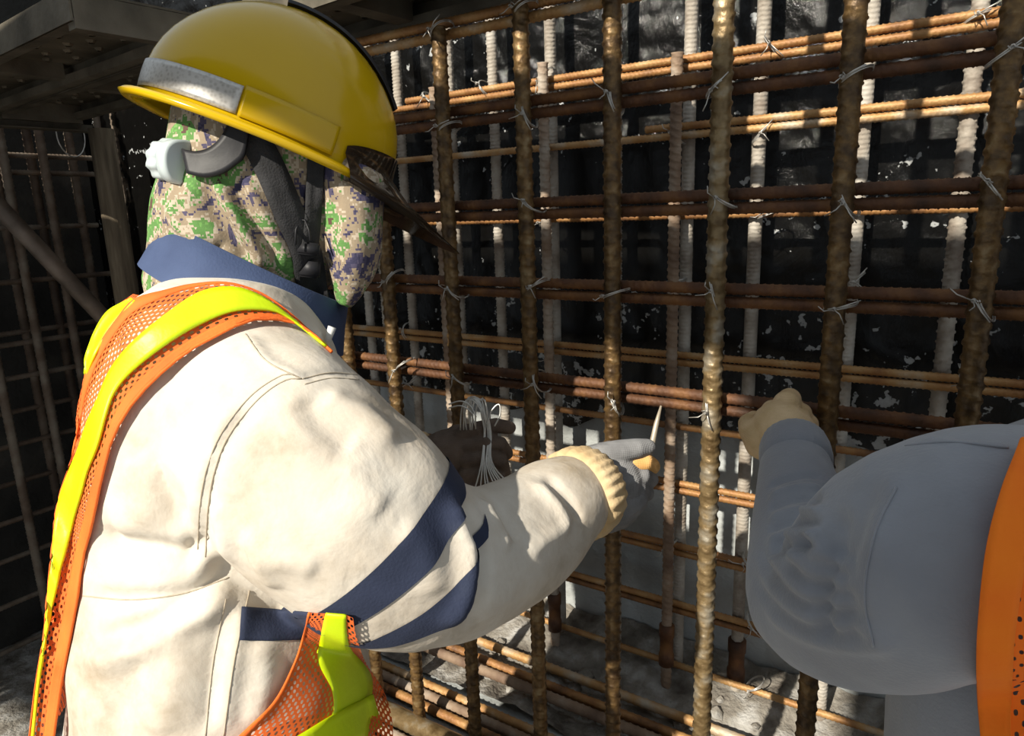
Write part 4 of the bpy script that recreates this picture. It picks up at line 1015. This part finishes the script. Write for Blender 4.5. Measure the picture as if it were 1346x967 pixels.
seam_tube('seam', gbv, [(1178, 640), (1150, 700), (1136, 780), (1148, 850)], shirt, SHIRT, 0.0009)
seam_tube('seam', gbv, [(1190, 585), (1250, 580), (1325, 588)], shirt, SHIRT, 0.0009)
cuff('cuff', U(1047, 612, .755), U(1043, 580, .79), .0375, .035, SHIRT, shirt, 30, 0.02)
V0 = [(1342, 575), (1317, 640), (1297, 720), (1286, 820), (1284, 900), (1290, 980), (1300, 1060)]
V1 = [(1400, 575), (1375, 640), (1352, 720), (1335, 820), (1330, 900), (1330, 980), (1340, 1060)]
V2 = [(1480, 590), (1480, 640), (1480, 720), (1480, 820), (1480, 900), (1480, 980), (1480, 1060)]
V3 = [(1600, 625), (1600, 680), (1600, 740), (1600, 830), (1600, 910), (1600, 990), (1600, 1070)]; V4 = [(1700, 660), (1690, 700), (1680, 760), (1675, 840), (1670, 920), (1670, 1000), (1670, 1080)]
GV = drape_grid(gbv, [V0, V1, V2, V3, V4], 50, [5, 10, 8, 6], 0.012, .40, 8)
gvest = bpy.data.objects.new('safety_vest', None); COL.objects.link(gvest); gvest.parent = grey; gvest['label'] = 'bright orange net safety vest'
for nm, c0, c1, mt, th in (('binding', 0, 5, ORABR, 0.002), ('net_panel', 5, 29, NETB, 0)):
    o = link(nm, grid_mesh(GV, nm, c0=c0, c1=c1), mt); o.parent = gvest; o.matrix_parent_inverse = Matrix.Translation(-grey.location)
    if th: solid(o, th)
gg = glove('glove', [
    ([(1045, 600, .775), (1034, 580, .80), (1026, 564, .82)], [.032, .036, .036]), ([(1004, 582, .81), (996, 570, .83)], [.022, .020]), ([(1052, 574, .81), (1046, 558, .83)], [.022, .020]),
    ([(1000, 576, .815), (986, 566, .835), (983, 556, .86), (992, 549, .885)], [.017, .014, .012, .010]),
    ([(1028, 556, .82), (1034, 530, .835), (1038, 524, .86), (1040, 532, .90), (1040, 547, .91)], [.019, .0165, .014, .012, .010]),
    ([(1012, 558, .825), (1012, 545, .835), (1015, 538, .86), (1018, 542, .90), (1018, 555, .91)], [.015, .014, .0125, .0115, .010]),
    ([(1045, 562, .825), (1050, 548, .835), (1054, 542, .86), (1056, 546, .90), (1056, 558, .91)], [.014, .013, .012, .0115, .010]),
    ([(1052, 572, .825), (1059, 561, .835), (1064, 556, .86), (1066, 559, .895), (1065, 570, .905)], [.013, .012, .011, .010, .009])], GLOVET, grey, 0.0024, 3)
gg['label'] = 'tan knitted glove gripping the crossbar'
# legs, boots, head and helmet of the grey worker (outside the frame)
ghip = U(1480, 1180, .56)
tb = MB(); tb.loft([ellipse(ghip + UPV * dz, gfw, grt, a, b, 28) for dz, a, b in ((0.10, .12, .145), (0, .125, .15), (-.1, .125, .15))])
gfeet = []
for s_ in (-1, 1):
    base = Vector((ghip.x, ghip.y, 0)) + grt * (.11 * s_) - gfw * 0.06
    tb.tube([ghip + grt * (.085 * s_), base + UPV * .46 + gfw * .06, base + UPV * .10 - gfw * .02], [.10, .072, .06], 20); gfeet.append(base)
child('trousers', remesh(tb.mesh(), 0.008, 4), DARKTR, grey)
for b_ in gfeet: boot(b_, gfw, grt, grey)
gn = U(1640, 610, .53); ghc = gn + UPV * 0.15 + gfw * 0.05 + HR * 0.05
bb = MB(); bb.loft(gt_rings(.82)); bb.tube([gn - UPV * .05, gn + UPV * .05, ghc - UPV * .05], [.052, .048, .048], 16)
for A_ in (GA, GAR):
    P_, R_ = arm_pts(A_); bb.tube(P_, [r * .7 for r in R_], 14)
bb.loft([ellipse(ghc + gfw * x + UPV * z, gfw, grt, a, b, 24) for x, z, a, b in ((0.01, -.11, .05, .045), (0.01, -.07, .082, .064), (0, 0, .094, .074), (-.005, .07, .075, .062), (-.005, .10, .03, .03))])
bb.loft([ellipse(ghc + gfw * .088 + UPV * z, gfw, grt, a, a, 10) for z, a in ((-.05, .014), (-.03, .016), (0.0, .01))])
for s_, b_ in zip((-1, 1), gfeet): bb.tube([ghip + grt * (.085 * s_), b_ + UPV * .46 + gfw * .06, b_ + UPV * .06 - gfw * .02], [.08, .052, .038], 14)
bb.loft([ellipse(ghip + UPV * dz, gfw, grt, .12, .15, 20) for dz in (.15, -.08)])
child('body', remesh(bb.mesh(), 0.010, 4), SKIN, grey)
mb = MB(); rings = []
for k, f in ((0, 1.10), (0.0, 1.0), (.2, 1.0), (.45, .93), (.7, .76), (.88, .5), (.97, .25), (1, .05)):
    rings.append(ellipse(ghc + UPV * (.035 + .125 * k), gfw, grt, .132 * f, .11 * f, 40))
child('helmet', mb.loft(rings, cap=False).mesh(), HELM, grey)
